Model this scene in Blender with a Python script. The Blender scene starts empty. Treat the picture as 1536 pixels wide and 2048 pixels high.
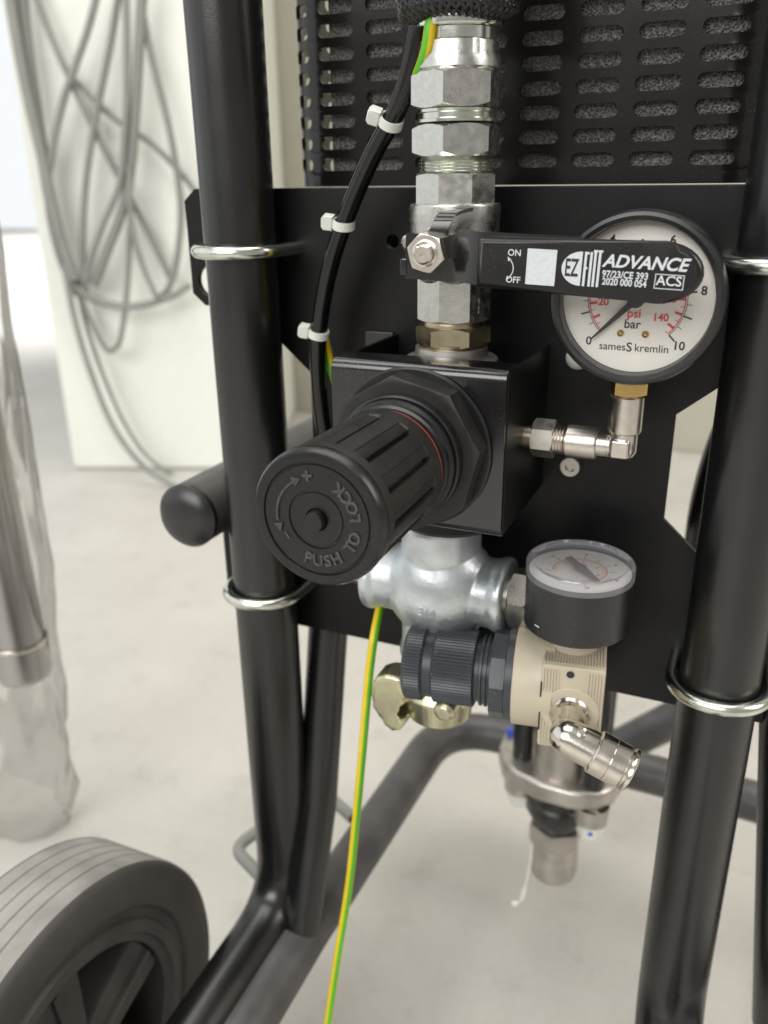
import bpy, bmesh, math, random
from mathutils import Vector, Matrix
random.seed(7)
PI = math.pi
scene = bpy.context.scene
COL = scene.collection
V = Vector

# ------------------------------------------------------------------ camera
F_PX = 1700.0
AX = V((0.91580758, 0.13674967, -0.37761886))     # world X, Y, Z seen in camera space (x right, y down, z forward)
AY = V((0.40140104, -0.34251576, 0.84944697))
AZ = V((-0.01317882, -0.92950658, -0.36856999))
CAM = V((0.0, -0.36, 0.542))
def c2w(v): return V((AX.dot(v), AY.dot(v), AZ.dot(v)))
cam_d = bpy.data.cameras.new('camera'); cam = bpy.data.objects.new('camera', cam_d); COL.objects.link(cam)
r_, u_, b_ = c2w(V((1, 0, 0))), c2w(V((0, -1, 0))), c2w(V((0, 0, -1)))
M = Matrix(((r_.x, u_.x, b_.x, CAM.x), (r_.y, u_.y, b_.y, CAM.y), (r_.z, u_.z, b_.z, CAM.z), (0, 0, 0, 1)))
cam.matrix_world = M
cam_d.sensor_fit = 'VERTICAL'; cam_d.sensor_height = 36; cam_d.sensor_width = 27
cam_d.lens = F_PX / 2048 * 36
cam_d.clip_start = 0.01; cam_d.clip_end = 200
cam_d.dof.use_dof = True; cam_d.dof.focus_distance = 0.305; cam_d.dof.aperture_fstop = 9.5
scene.camera = cam
# ------------------------------------------------------------------ light
w = bpy.data.worlds.new('World'); scene.world = w; w.use_nodes = True
w.node_tree.nodes['Background'].inputs[0].default_value = (1.0, 0.97, 0.925, 1)
w.node_tree.nodes['Background'].inputs[1].default_value = 0.32
def area(name, loc, target, sx, sy, power, col=(1, 1, 1), spread=180):
    l = bpy.data.lights.new(name, 'AREA'); l.shape = 'RECTANGLE'; l.size = sx; l.size_y = sy; l.energy = power; l.color = col
    l.spread = math.radians(spread)
    o = bpy.data.objects.new(name, l); COL.objects.link(o); o.location = loc
    o.rotation_euler = (V(target) - V(loc)).to_track_quat('-Z', 'Y').to_euler()
    return o
area('door_daylight', (-2.8, -1.35, 1.65), (0.0, -1.15, 1.05), 4.2, 3.0, 25, (0.96, 0.985, 1.0))
area('ceiling_daylight', (-0.5, 0.2, 2.9), (-0.5, 0.3, 0), 2.5, 2.2, 58, (1.0, 0.985, 0.96))
area('front_fill', (-0.8, -3.8, 2.7), (-0.5, 0.3, 0.4), 3.2, 2.4, 132, (1.0, 0.985, 0.96))  # added fill from behind the camera, lifts the dial and pillar
area('right_daylight', (2.3, 0.1, 1.9), (0, 0.1, 0.1), 0.9, 1.6, 30, (1.0, 0.93, 0.88))
sp = bpy.data.lights.new('yard_daylight', 'SPOT'); sp.energy = 3600; sp.spot_size = math.radians(70); sp.spot_blend = 0.35; sp.shadow_soft_size = 0.05
so = bpy.data.objects.new('yard_daylight', sp); COL.objects.link(so); so.location = (-4.7, 4.6, 6.0)
so.rotation_euler = (V((-4.6, 4.7, 0)) - so.location).to_track_quat('-Z', 'Y').to_euler()
scene.view_settings.view_transform = 'Standard'; scene.view_settings.look = 'None'
scene.view_settings.exposure = 0.12; scene.view_settings.gamma = 1.0
scene.render.engine = 'CYCLES'
scene.cycles.use_denoising = True
scene.cycles.max_bounces = 10; scene.cycles.transparent_max_bounces = 12
scene.cycles.sample_clamp_indirect = 6.0

# ------------------------------------------------------------------ pixel -> place
def ray(u, v): return c2w(V(((u - 768) / F_PX, (v - 1024) / F_PX, 1.0)))
def PY(u, v, y): r = ray(u, v); return CAM + r * ((y - CAM.y) / r.y)
def PZ(u, v, z): r = ray(u, v); return CAM + r * ((z - CAM.z) / r.z)
def PX(u, v, x): r = ray(u, v); return CAM + r * ((x - CAM.x) / r.x)
PIL0 = V((-1.2231, 0.8685, 0)); PILD = (V((-0.9407, 0.9795, 0)) - PIL0).normalized(); PILN = V((PILD.y, -PILD.x, 0))
def PW(u, v, off=0.0):
    r = ray(u, v); return CAM + r * ((PIL0 + PILN * off - CAM).dot(PILN) / r.dot(PILN))

# ------------------------------------------------------------------ materials
def new_mat(name):
    m = bpy.data.materials.new(name); m.use_nodes = True
    nt = m.node_tree; b = nt.nodes['Principled BSDF']
    return m, nt, b
def N(nt, t, **kw):
    n = nt.nodes.new(t)
    for k, v in kw.items():
        if k in n.inputs: n.inputs[k].default_value = v
        else: setattr(n, k, v)
    return n
def ramp(nt, src, p0, p1, c0=(0, 0, 0, 1), c1=(1, 1, 1, 1)):
    r = nt.nodes.new('ShaderNodeValToRGB'); e = r.color_ramp.elements
    e[0].position = p0; e[0].color = c0; e[1].position = p1; e[1].color = c1
    nt.links.new(src, r.inputs[0]); return r.outputs[0]
def surf(name, col, rough=0.4, metal=0.0, vary=0.15, vscale=120, bump=0.0, bscale=600, dust=0.0, dscale=900, spec=0.5, rvary=0.15, tint=None, coat=0.0, streak=None):
    """Principled surface: mottled colour, uneven gloss, fine relief and (optional) dust specks."""
    m, nt, b = new_mat(name); L = nt.links.new
    tc = N(nt, 'ShaderNodeTexCoord')
    src = tc.outputs['Object']
    if streak:
        mp = N(nt, 'ShaderNodeMapping'); mp.inputs['Scale'].default_value = streak; L(src, mp.inputs[0]); src2 = mp.outputs[0]
    else: src2 = src
    n1 = N(nt, 'ShaderNodeTexNoise', Scale=vscale, Detail=5.0); L(src2, n1.inputs['Vector'])
    c = V(col)
    lo = [max(0, x * (1 - vary)) for x in c]; hi = [x * (1 + vary) for x in (tint or c)]
    colr = ramp(nt, n1.outputs['Fac'], 0.3, 0.7, (*lo, 1), (*hi, 1))
    if dust:
        vz = N(nt, 'ShaderNodeTexVoronoi', Scale=dscale * 1.35); L(src, vz.inputs['Vector'])
        nz = N(nt, 'ShaderNodeTexNoise', Scale=dscale * 0.12, Detail=3.0); L(src, nz.inputs['Vector'])
        a = ramp(nt, vz.outputs['Distance'], 0.03, 0.15, (1, 1, 1, 1), (0, 0, 0, 1))
        k = ramp(nt, nz.outputs['Fac'], 0.46, 0.62)
        mu = N(nt, 'ShaderNodeMath', operation='MULTIPLY'); L(a, mu.inputs[0]); L(k, mu.inputs[1])
        mu2 = N(nt, 'ShaderNodeMath', operation='MULTIPLY'); L(mu.outputs[0], mu2.inputs[0]); mu2.inputs[1].default_value = dust
        mx = N(nt, 'ShaderNodeMix', data_type='RGBA'); L(mu2.outputs[0], mx.inputs['Factor']); L(colr, mx.inputs['A']); mx.inputs['B'].default_value = (0.45, 0.43, 0.40, 1)
        L(mx.outputs['Result'], b.inputs['Base Color'])
    else: L(colr, b.inputs['Base Color'])
    n2 = N(nt, 'ShaderNodeTexNoise', Scale=vscale * 0.6, Detail=4.0); L(src2, n2.inputs['Vector'])
    rr = N(nt, 'ShaderNodeMapRange'); L(n2.outputs['Fac'], rr.inputs[0]); rr.inputs[1].default_value = 0.3; rr.inputs[2].default_value = 0.7
    rr.inputs[3].default_value = max(0.02, rough * (1 - rvary)); rr.inputs[4].default_value = min(1, rough * (1 + rvary)); L(rr.outputs[0], b.inputs['Roughness'])
    b.inputs['Metallic'].default_value = metal; b.inputs['Specular IOR Level'].default_value = spec
    b.inputs['Coat Weight'].default_value = coat
    if bump:
        n3 = N(nt, 'ShaderNodeTexNoise', Scale=bscale, Detail=4.0); L(src2, n3.inputs['Vector'])
        bp = N(nt, 'ShaderNodeBump', Strength=bump, Distance=0.0004); L(n3.outputs['Fac'], bp.inputs['Height']); L(bp.outputs[0], b.inputs['Normal'])
    return m
MT = {}
MT['tube'] = surf('black_paint', (0.0060, 0.0060, 0.0063), 0.28, vary=0.3, vscale=45, bump=0.12, bscale=1400, dust=0.05, dscale=260, spec=0.75)
MT['tube_grey'] = surf('dusty_black_paint', (0.080, 0.077, 0.077), 0.42, vary=0.3, vscale=40, bump=0.06, bscale=700, dust=0.12, dscale=260)
MT['plate'] = surf('black_sheet_paint', (0.0042, 0.0042, 0.0045), 0.40, vary=0.2, vscale=60, bump=0.10, bscale=2200, dust=0.08, dscale=230, spec=0.32)
MT['bracket'] = surf('black_bracket_paint', (0.0052, 0.0052, 0.0057), 0.2, vary=0.2, vscale=90, bump=0.06, bscale=1800, dust=0.4, dscale=520, spec=0.9)
MT['plastic'] = surf('black_plastic', (0.0065, 0.0065, 0.007), 0.30, vary=0.25, vscale=150, bump=0.10, bscale=2500, dust=0.6, dscale=850)
MT['grip'] = surf('grip_plastic', (0.0135, 0.0123, 0.0113), 0.42, vary=0.35, vscale=150, bump=0.25, bscale=3200, dust=0.55, dscale=1000)
MT['letters'] = surf('moulded_letters', (0.055, 0.055, 0.055), 0.22, vary=0.3, vscale=500)  # paler than the knob: the letters' glints are put into the colour
MT['gaugecase'] = surf('gauge_black', (0.010, 0.010, 0.0112), 0.33, vary=0.15, vscale=150, bump=0.04, bscale=1500, dust=0.4, dscale=500, spec=0.7)
MT['guard'] = surf('guard_paint', (0.0085, 0.008, 0.0075), 0.17, vary=0.2, vscale=70, bump=0.04, bscale=900, dust=0.2, dscale=400)
MT['hose'] = surf('black_hose', (0.0045, 0.0045, 0.005), 0.2, vary=0.2, vscale=90, bump=0.03, bscale=600, dust=0.2, dscale=500)
MT['zinc'] = surf('zinc_plate', (0.62, 0.62, 0.59), 0.28, 1.0, vary=0.07, vscale=500, bump=0.14, bscale=2600, rvary=0.35)
MT['zincbright'] = surf('bright_zinc', (0.70, 0.71, 0.67), 0.20, 1.0, vary=0.15, vscale=160, bump=0.05, bscale=1600, rvary=0.4, tint=(0.66, 0.70, 0.60))
MT['galv'] = surf('galvanised_iron', (0.58, 0.62, 0.64), 0.40, 0.78, vary=0.30, vscale=60, bump=0.35, bscale=420, rvary=0.35)
MT['nickel'] = surf('nickel', (0.70, 0.655, 0.59), 0.20, 1.0, vary=0.10, vscale=200, bump=0.04, bscale=1500, rvary=0.3)
MT['nickelsoft'] = surf('satin_nickel', (0.66, 0.62, 0.56), 0.30, 1.0, vary=0.08, vscale=240, bump=0.08, bscale=2200)
MT['steel'] = surf('dull_steel', (0.52, 0.49, 0.45), 0.36, 0.9, vary=0.15, vscale=70, bump=0.08, bscale=900)
MT['brassnut'] = surf('olive_brass', (0.46, 0.40, 0.28), 0.30, 1.0, vary=0.12, vscale=200, bump=0.08, bscale=1800)
MT['brass'] = surf('brass', (0.60, 0.41, 0.16), 0.28, 1.0, vary=0.10, vscale=200, bump=0.05, bscale=1500)
MT['yellowzinc'] = surf('yellow_zinc', (0.64, 0.58, 0.43), 0.30, 0.95, vary=0.16, vscale=110, bump=0.25, bscale=500, tint=(0.60, 0.60, 0.38))
MT['beige'] = surf('beige_plastic', (0.53, 0.475, 0.365), 0.42, vary=0.04, vscale=60, bump=0.04, bscale=1800)
MT['greyplastic'] = surf('slate_plastic', (0.040, 0.048, 0.056), 0.36, vary=0.12, vscale=120, bump=0.05, bscale=1500, dust=0.85, dscale=420)
MT['white'] = surf('white_nylon', (0.72, 0.74, 0.68), 0.38, vary=0.05, vscale=200)
MT['dial'] = surf('dial_white', (0.90, 0.87, 0.81), 0.5, vary=0.01, vscale=80)
MT['dialsmall'] = surf('dial_small', (0.74, 0.72, 0.69), 0.5, vary=0.01, vscale=80)
MT['inkblack'] = surf('black_print', (0.015, 0.022, 0.022), 0.5, vary=0.05)
MT['inkred'] = surf('red_print', (0.80, 0.075, 0.11), 0.5, vary=0.05)
MT['inkorange'] = surf('orange_print', (0.75, 0.24, 0.12), 0.5, vary=0.05)
MT['inkwhite'] = surf('white_print', (0.62, 0.66, 0.68), 0.5, vary=0.06, vscale=900)
MT['ringred'] = surf('red_ring', (0.42, 0.045, 0.035), 0.4, vary=0.1)
MT['needlegrey'] = surf('needle_grey', (0.13, 0.12, 0.11), 0.5, vary=0.1)
MT['yellow'] = surf('yellow_insulation', (0.72, 0.53, 0.012), 0.38, vary=0.06)
MT['green'] = surf('green_insulation', (0.10, 0.45, 0.015), 0.38, vary=0.06)
MT['tread'] = surf('grey_tread_rubber', (0.27, 0.263, 0.243), 0.75, vary=0.25, vscale=40, bump=0.2, bscale=300)
MT['tyre'] = surf('black_tyre_rubber', (0.055, 0.050, 0.048), 0.6, vary=0.15, vscale=30, bump=0.1, bscale=400)
MT['rimplastic'] = surf('black_rim_plastic', (0.050, 0.046, 0.044), 0.55, vary=0.25, vscale=40, bump=0.1, bscale=500)
MT['braid'] = surf('braid_plastic', (0.012, 0.012, 0.013), 0.22, vary=0.3, vscale=300)
MT['cable'] = surf('grey_cable', (0.25, 0.255, 0.235), 0.45, vary=0.1, vscale=20)
MT['blue'] = surf('blue_plastic', (0.05, 0.10, 0.55), 0.4, vary=0.1)
MT['tin'] = surf('galvanised_post', (0.42, 0.41, 0.40), 0.3, 0.9, vary=0.1, vscale=20)

# foam, its glints painted in as pale cells between dark ones
m, nt, b = new_mat('foam'); MT['foam'] = m
tc = N(nt, 'ShaderNodeTexCoord')
vz = N(nt, 'ShaderNodeTexVoronoi', Scale=1100.0); nt.links.new(tc.outputs['Object'], vz.inputs['Vector'])
cr = ramp(nt, vz.outputs['Distance'], 0.1, 0.75, (0.012, 0.011, 0.011, 1), (0.24, 0.22, 0.21, 1)); nt.links.new(cr, b.inputs['Base Color'])
b.inputs['Roughness'].default_value = 0.3
bp = N(nt, 'ShaderNodeBump', Strength=1.0, Distance=0.0012); nt.links.new(vz.outputs['Distance'], bp.inputs['Height']); nt.links.new(bp.outputs[0], b.inputs['Normal'])

# concrete floor
def concrete(name, c0, c1, rough, scale, bump, stain=0.0):
    m, nt, b = new_mat(name); L = nt.links.new
    tc = N(nt, 'ShaderNodeTexCoord')
    a = N(nt, 'ShaderNodeTexNoise', Scale=scale, Detail=8.0, Roughness=0.62); L(tc.outputs['Object'], a.inputs['Vector'])
    f = N(nt, 'ShaderNodeTexNoise', Scale=scale * 22, Detail=4.0); L(tc.outputs['Object'], f.inputs['Vector'])
    mx = N(nt, 'ShaderNodeMath', operation='MULTIPLY_ADD'); L(f.outputs['Fac'], mx.inputs[0]); mx.inputs[1].default_value = 0.35; L(a.outputs['Fac'], mx.inputs[2])
    col = ramp(nt, mx.outputs[0], 0.45, 0.95, (*c0, 1), (*c1, 1))
    if stain:
        s = N(nt, 'ShaderNodeTexNoise', Scale=scale * 3.1, Detail=6.0, Roughness=0.7); L(tc.outputs['Object'], s.inputs['Vector'])
        sk = ramp(nt, s.outputs['Fac'], 0.55, 0.74)
        mm = N(nt, 'ShaderNodeMath', operation='MULTIPLY'); L(sk, mm.inputs[0]); mm.inputs[1].default_value = stain
        mix = N(nt, 'ShaderNodeMix', data_type='RGBA'); L(mm.outputs[0], mix.inputs['Factor']); L(col, mix.inputs['A']); mix.inputs['B'].default_value = (c0[0] * .5, c0[1] * .5, c0[2] * .48, 1)
        col = mix.outputs['Result']
    L(col, b.inputs['Base Color']); b.inputs['Roughness'].default_value = rough
    bp = N(nt, 'ShaderNodeBump', Strength=bump, Distance=0.003); L(mx.outputs[0], bp.inputs['Height']); L(bp.outputs[0], b.inputs['Normal'])
    return m
MT['floor'] = concrete('concrete_floor', (0.455, 0.438, 0.40), (0.545, 0.528, 0.487), 0.42, 7.0, 0.2, 0.32)
MT['pillar'] = concrete('painted_plaster', (0.77, 0.785, 0.725), (0.83, 0.845, 0.79), 0.6, 2.5, 0.25, 0.16)
MT['backwall'] = concrete('shade_toned_render', (0.40, 0.385, 0.315), (0.47, 0.455, 0.38), 0.7, 2.5, 0.25, 0.2)  # weaker light on this wall is put into a darker base colour

def clear(name, tint=(1, 1, 1), base=0.05, rough=0.05, diffuse=0.0, dcol=(0.8, 0.8, 0.8)):
    """thin clear sheet: mostly see-through, with a fresnel gloss and a little haze"""
    m, nt, b = new_mat(name); L = nt.links.new; nt.nodes.remove(b)
    out = nt.nodes['Material Output']
    t = N(nt, 'ShaderNodeBsdfTransparent'); t.inputs[0].default_value = (*tint, 1)
    g = N(nt, 'ShaderNodeBsdfGlossy'); g.inputs['Roughness'].default_value = rough
    lw = N(nt, 'ShaderNodeLayerWeight', Blend=0.25)
    mr = N(nt, 'ShaderNodeMapRange'); L(lw.outputs['Fresnel'], mr.inputs[0]); mr.inputs[3].default_value = base; mr.inputs[4].default_value = 0.8
    mx = N(nt, 'ShaderNodeMixShader'); L(mr.outputs[0], mx.inputs[0]); L(t.outputs[0], mx.inputs[1]); L(g.outputs[0], mx.inputs[2])
    res = mx.outputs[0]
    if diffuse:
        d = N(nt, 'ShaderNodeBsdfDiffuse'); d.inputs[0].default_value = (*dcol, 1)
        m2 = N(nt, 'ShaderNodeMixShader', ); m2.inputs[0].default_value = diffuse; L(res, m2.inputs[1]); L(d.outputs[0], m2.inputs[2]); res = m2.outputs[0]
    L(res, out.inputs['Surface']); return m
MT['glass'] = clear('gauge_glass', base=0.015, rough=0.03)
MT['clearplastic'] = clear('clear_plastic', (0.97, 0.97, 0.98), base=0.03, rough=0.08, diffuse=0.12, dcol=(0.78, 0.78, 0.82))
MT['caprim'] = clear('clear_cap_rim', (0.95, 0.95, 0.97), base=0.08, rough=0.08, diffuse=0.20, dcol=(0.62, 0.62, 0.67))
MT['film'] = clear('plastic_film', (0.985, 0.985, 0.975), base=0.04, rough=0.12, diffuse=0.03, dcol=(0.80, 0.79, 0.74))
m, nt, b = new_mat('daylight_sky'); MT['sky'] = m
b.inputs['Base Color'].default_value = (0, 0, 0, 1); b.inputs['Emission Color'].default_value = (0.95, 0.98, 1.0, 1); b.inputs['Emission Strength'].default_value = 0.9

# ------------------------------------------------------------------ builders
def empty(name, org, label, cat, group=None):
    o = bpy.data.objects.new(name, None); COL.objects.link(o); o.location = org; o.empty_display_size = 0.01
    o['label'] = label; o['category'] = cat
    if group: o['group'] = group
    return o
def root_of(o):
    while o.parent: o = o.parent
    return o
def link(name, me, mats, parent=None, org=None, smooth=38):
    """mesh given in world coordinates -> object under parent, or top level with its own origin"""
    if isinstance(me, bmesh.types.BMesh):
        bm = me; bmesh.ops.recalc_face_normals(bm, faces=bm.faces[:])
        me = bpy.data.meshes.new(name); bm.to_mesh(me); bm.free()
    if not isinstance(mats, (list, tuple)): mats = [mats]
    if not me.materials:
        for x in mats: me.materials.append(MT[x])
    if parent: off = root_of(parent).location
    else:
        if org is None:
            xs = [v.co for v in me.vertices]
            mn = V([min(c[i] for c in xs) for i in range(3)]); mx = V([max(c[i] for c in xs) for i in range(3)])
            org = V(((mn.x + mx.x) / 2, (mn.y + mx.y) / 2, mn.z))
        off = V(org)
    me.transform(Matrix.Translation(-off))
    if smooth:
        me.shade_smooth(); me.set_sharp_from_angle(angle=math.radians(smooth))
    o = bpy.data.objects.new(name, me); COL.objects.link(o)
    if 0 < smooth < 90:
        wn = o.modifiers.new('face_weighted_normals', 'WEIGHTED_NORMAL'); wn.keep_sharp = True; wn.weight = 70
    if parent: o.parent = parent
    else: o.location = off
    return o
def tag(o, label, cat=None, group=None, kind=None):
    o['label'] = label
    if cat: o['category'] = cat
    if group: o['group'] = group
    if kind: o['kind'] = kind
    return o
def basis(axis, ref=None):
    a = V(axis).normalized()
    if ref is None: ref = V((0, 0, 1)) if abs(a.z) < 0.9 else V((1, 0, 0))
    u = V(ref) - a * a.dot(V(ref)); u.normalize(); v = a.cross(u)
    return a, u, v
def lathe(bm, prof, org, axis, seg=64, ref=None, fn=None):
    """turned profile [(radius, height)] about an axis; fn(theta, i) scales radius"""
    a, u, v = basis(axis, ref); org = V(org); rings = []
    for i, (r, h) in enumerate(prof):
        if r <= 1e-7: rings.append([bm.verts.new(org + a * h)]); continue
        ring = []
        for k in range(seg):
            t = 2 * PI * k / seg; rr = r * (fn(t, i) if fn else 1)
            ring.append(bm.verts.new(org + a * h + (u * math.cos(t) + v * math.sin(t)) * rr))
        rings.append(ring)
    for p, q in zip(rings, rings[1:]):
        n = max(len(p), len(q))
        for k in range(n):
            k2 = (k + 1) % n
            f = [p[k % len(p)], p[k2 % len(p)], q[k2 % len(q)], q[k % len(q)]]
            g = []
            for x in f:
                if x not in g: g.append(x)
            if len(g) > 2:
                try: bm.faces.new(g)
                except ValueError: pass
    return bm
def solid(r, h0, h1, bev=0.0006):
    return [(0, h0), (r - bev, h0), (r, h0 + bev), (r, h1 - bev), (r - bev, h1), (0, h1)]
def nut(bm, n, R, h0, h1, org, axis, phase=0.0, sub=8, ref=None, ch=(1, 1)):
    """polygon nut with turned chamfers"""
    a, u, v = basis(axis, ref); org = V(org); ap = R * math.cos(PI / n); rc = ap * 0.985
    pts = []
    for k in range(n):
        p0 = phase + 2 * PI * k / n; p1 = p0 + 2 * PI / n
        A = V((math.cos(p0), math.sin(p0))) * R; B = V((math.cos(p1), math.sin(p1))) * R
        for s in range(sub): pts.append(A.lerp(B, s / sub))
    def W(p, h): return org + u * p.x + v * p.y + a * h
    c0, c1 = [], []; e0, e1 = [], []
    for p in pts:
        d = max(0, p.length - rc) * 0.62
        e0.append(bm.verts.new(W(p, h0 + d * ch[0]))); e1.append(bm.verts.new(W(p, h1 - d * ch[1])))
        q = p.normalized() * min(rc, p.length * 0.985)
        c0.append(bm.verts.new(W(q, h0))); c1.append(bm.verts.new(W(q, h1)))
    m = len(pts)
    for k in range(m):
        k2 = (k + 1) % m
        bm.faces.new((e0[k], e0[k2], e1[k2], e1[k])); bm.faces.new((c0[k2], c0[k], e0[k], e0[k2])[::-1]); bm.faces.new((e1[k], e1[k2], c1[k2], c1[k]))
    bm.faces.new(c0[::-1]); bm.faces.new(c1)
    return bm
def smooth_path(pts, n=10):
    P = [V(p) for p in pts]; P = [P[0] * 2 - P[1]] + P + [P[-1] * 2 - P[-2]]; out = []
    for i in range(1, len(P) - 2):
        a, b, c, d = P[i - 1:i + 3]
        for k in range(n):
            t = k / n
            out.append(0.5 * ((2 * b) + (c - a) * t + (2 * a - 5 * b + 4 * c - d) * t * t + (3 * b - a - 3 * c + d) * t ** 3))
    out.append(P[-2]); return out
def bent_path(pts, R, n=8):
    """polyline with round bends of radius R"""
    P = [V(p) for p in pts]; out = [P[0]]
    for a, b, c in zip(P, P[1:], P[2:]):
        d0 = (a - b).normalized(); d1 = (c - b).normalized(); ang = d0.angle(d1)
        t = min(R / math.tan(ang / 2), (a - b).length * .49, (c - b).length * .49); s, e = b + d0 * t, b + d1 * t
        for k in range(n + 1):
            x = k / n; out.append(s * (1 - x) ** 2 + b * 2 * x * (1 - x) + e * x * x)
    out.append(P[-1]); return out
def tube(bm, path, r, seg=20, cap=True, mi=None, flat=1.0, twist=0.0):
    path = [V(p) for p in path]; rings = []
    rad = r if callable(r) else (lambda t: r)
    t0 = (path[1] - path[0]).normalized(); a, u, v = basis(t0)
    for i, p in enumerate(path):
        t = (path[min(i + 1, len(path) - 1)] - path[max(i - 1, 0)]).normalized()
        u = (u - t * t.dot(u)).normalized(); v = t.cross(u)
        rr = rad(i / (len(path) - 1)); tw = twist * i / (len(path) - 1)
        rings.append([bm.verts.new(p + (u * math.cos(2 * PI * k / seg + tw) + v * math.sin(2 * PI * k / seg + tw) * flat) * rr) for k in range(seg)])
    for p, q in zip(rings, rings[1:]):
        for k in range(seg):
            f = bm.faces.new((p[k], p[(k + 1) % seg], q[(k + 1) % seg], q[k]))
            if mi: f.material_index = mi(k)
    if cap: bm.faces.new(rings[0][::-1]); bm.faces.new(rings[-1])
    return bm
def box(bm, x0, x1, y0, y1, z0, z1, bev=0.0, seg=2, mat=None):
    c = [bm.verts.new(p) for p in ((x0, y0, z0), (x1, y0, z0), (x1, y1, z0), (x0, y1, z0), (x0, y0, z1), (x1, y0, z1), (x1, y1, z1), (x0, y1, z1))]
    if mat is not None:
        for v in c: v.co = mat @ v.co
    fs = [bm.faces.new([c[i] for i in f]) for f in ((3, 2, 1, 0), (4, 5, 6, 7), (0, 1, 5, 4), (1, 2, 6, 5), (2, 3, 7, 6), (3, 0, 4, 7))]
    if bev:
        es = {e for f in fs for e in f.edges}
        bmesh.ops.bevel(bm, geom=list(es), offset=bev, segments=seg, affect='EDGES', profile=0.5)
    return bm
def poly(bm, pts, org, u, v, d0, d1, bev=0.0, seg=2):
    """outline (a,b) in the u,v plane pushed from d0 to d1 along u x v"""
    org, u, v = V(org), V(u).normalized(), V(v).normalized(); n = u.cross(v)
    A = [bm.verts.new(org + u * p[0] + v * p[1] + n * d0) for p in pts]; B = [bm.verts.new(org + u * p[0] + v * p[1] + n * d1) for p in pts]
    fa, fb = bm.faces.new(A[::-1]), bm.faces.new(B); m = len(pts)
    for k in range(m): bm.faces.new((A[k], A[(k + 1) % m], B[(k + 1) % m], B[k]))
    if bev: bmesh.ops.bevel(bm, geom=list({e for f in (fa, fb) for e in f.edges}), offset=bev, segments=seg, affect='EDGES', profile=0.5)
    return bm
def circle_pts(cx, cy, r, n=28): return [(cx + r * math.cos(2 * PI * k / n), cy + r * math.sin(2 * PI * k / n)) for k in range(n)]
def from_curve(c, mw):
    o = bpy.data.objects.new('tmp', c); COL.objects.link(o)
    dg = bpy.context.evaluated_depsgraph_get(); dg.update()
    me = bpy.data.meshes.new_from_object(o.evaluated_get(dg)); bpy.data.objects.remove(o); bpy.data.curves.remove(c)
    me.materials.clear(); me.transform(mw); return me
def sheet(loops, thick, mw, bev=0.0004):
    c = bpy.data.curves.new('tmp', 'CURVE'); c.dimensions = '2D'; c.fill_mode = 'BOTH'; c.extrude = thick / 2 - bev; c.bevel_depth = bev; c.bevel_resolution = 1
    for pts in loops:
        s = c.splines.new('POLY'); s.points.add(len(pts) - 1); s.use_cyclic_u = True
        for p, q in zip(s.points, pts): p.co = (q[0], q[1], 0, 1)
    return from_curve(c, mw)
def mw_frame(org, u, v):
    u, v = V(u).normalized(), V(v).normalized(); n = u.cross(v); o = V(org)
    return Matrix(((u.x, v.x, n.x, o.x), (u.y, v.y, n.y, o.y), (u.z, v.z, n.z, o.z), (0, 0, 0, 1)))
def text(s, size, org, u, v, extrude=0.00005, bold=0.0, shear=0.0, ax='CENTER', ay='CENTER', sx=1.0, bev=0.0):
    c = bpy.data.curves.new('tmp', 'FONT'); c.body = s; c.size = size; c.extrude = extrude; c.offset = bold; c.shear = shear; c.align_x = ax; c.align_y = ay; c.resolution_u = 4; c.bevel_depth = bev
    return from_curve(c, mw_frame(org, u, v) @ Matrix.Diagonal((sx, 1, 1, 1)))
def join(meshes):
    bm = bmesh.new()
    for me in meshes: bm.from_mesh(me); bpy.data.meshes.remove(me)
    return bm
def link_print(name, meshes, mat, parent): return link(name, join(meshes), mat, parent, smooth=0)
def cast(o, voxel, it=8, fac=0.5):
    """fuse the overlapping pieces of one part into a single cast surface"""
    o.modifiers.clear()
    r = o.modifiers.new('fuse', 'REMESH'); r.mode = 'VOXEL'; r.voxel_size = voxel; r.use_smooth_shade = True
    s = o.modifiers.new('soften', 'SMOOTH'); s.factor = fac; s.iterations = it
    return o
NB = bmesh.new
XP, YP, ZP = V((1, 0, 0)), V((0, 1, 0)), V((0, 0, 1)); YM = V((0, -1, 0))

# ================================================================== setting
bm = NB(); box(bm, -14, 8, -6, 14, -0.1, 0.0); o = link('floor', bm, 'floor', org=(0, 0, 0), smooth=0); o['kind'] = 'structure'; o['label'] = 'pale worn concrete floor'
# pillar whose lit face carries the cables
def pw(s, d, z): p = PIL0 + PILD * s - PILN * d; return V((p.x, p.y, z))
bm = NB(); mwp = mw_frame(PIL0, PILD, ZP)     # local x along the face, y up, z towards the camera
PWID = 0.385
box(bm, -0.005, PWID, 0.0, 3.2, -0.45, 0.0, 0.012, 2, mwp); bm.normal_update()
pil = link('concrete_pillar', bm, 'pillar', org=PIL0); tag(pil, 'off white plastered pillar with grey cables hanging on it', 'pillar')
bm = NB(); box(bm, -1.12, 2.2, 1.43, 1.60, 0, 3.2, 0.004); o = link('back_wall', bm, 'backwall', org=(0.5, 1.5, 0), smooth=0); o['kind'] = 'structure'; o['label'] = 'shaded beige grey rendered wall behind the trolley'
bm = NB(); box(bm, -13.8, -2.5, 7.8, 7.9, 0.0, 7.0); o = link('sky', bm, 'sky', org=(-8, 7.8, 0), smooth=0); o['kind'] = 'structure'; o['label'] = 'overexposed daylight beyond the hall opening'

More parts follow.
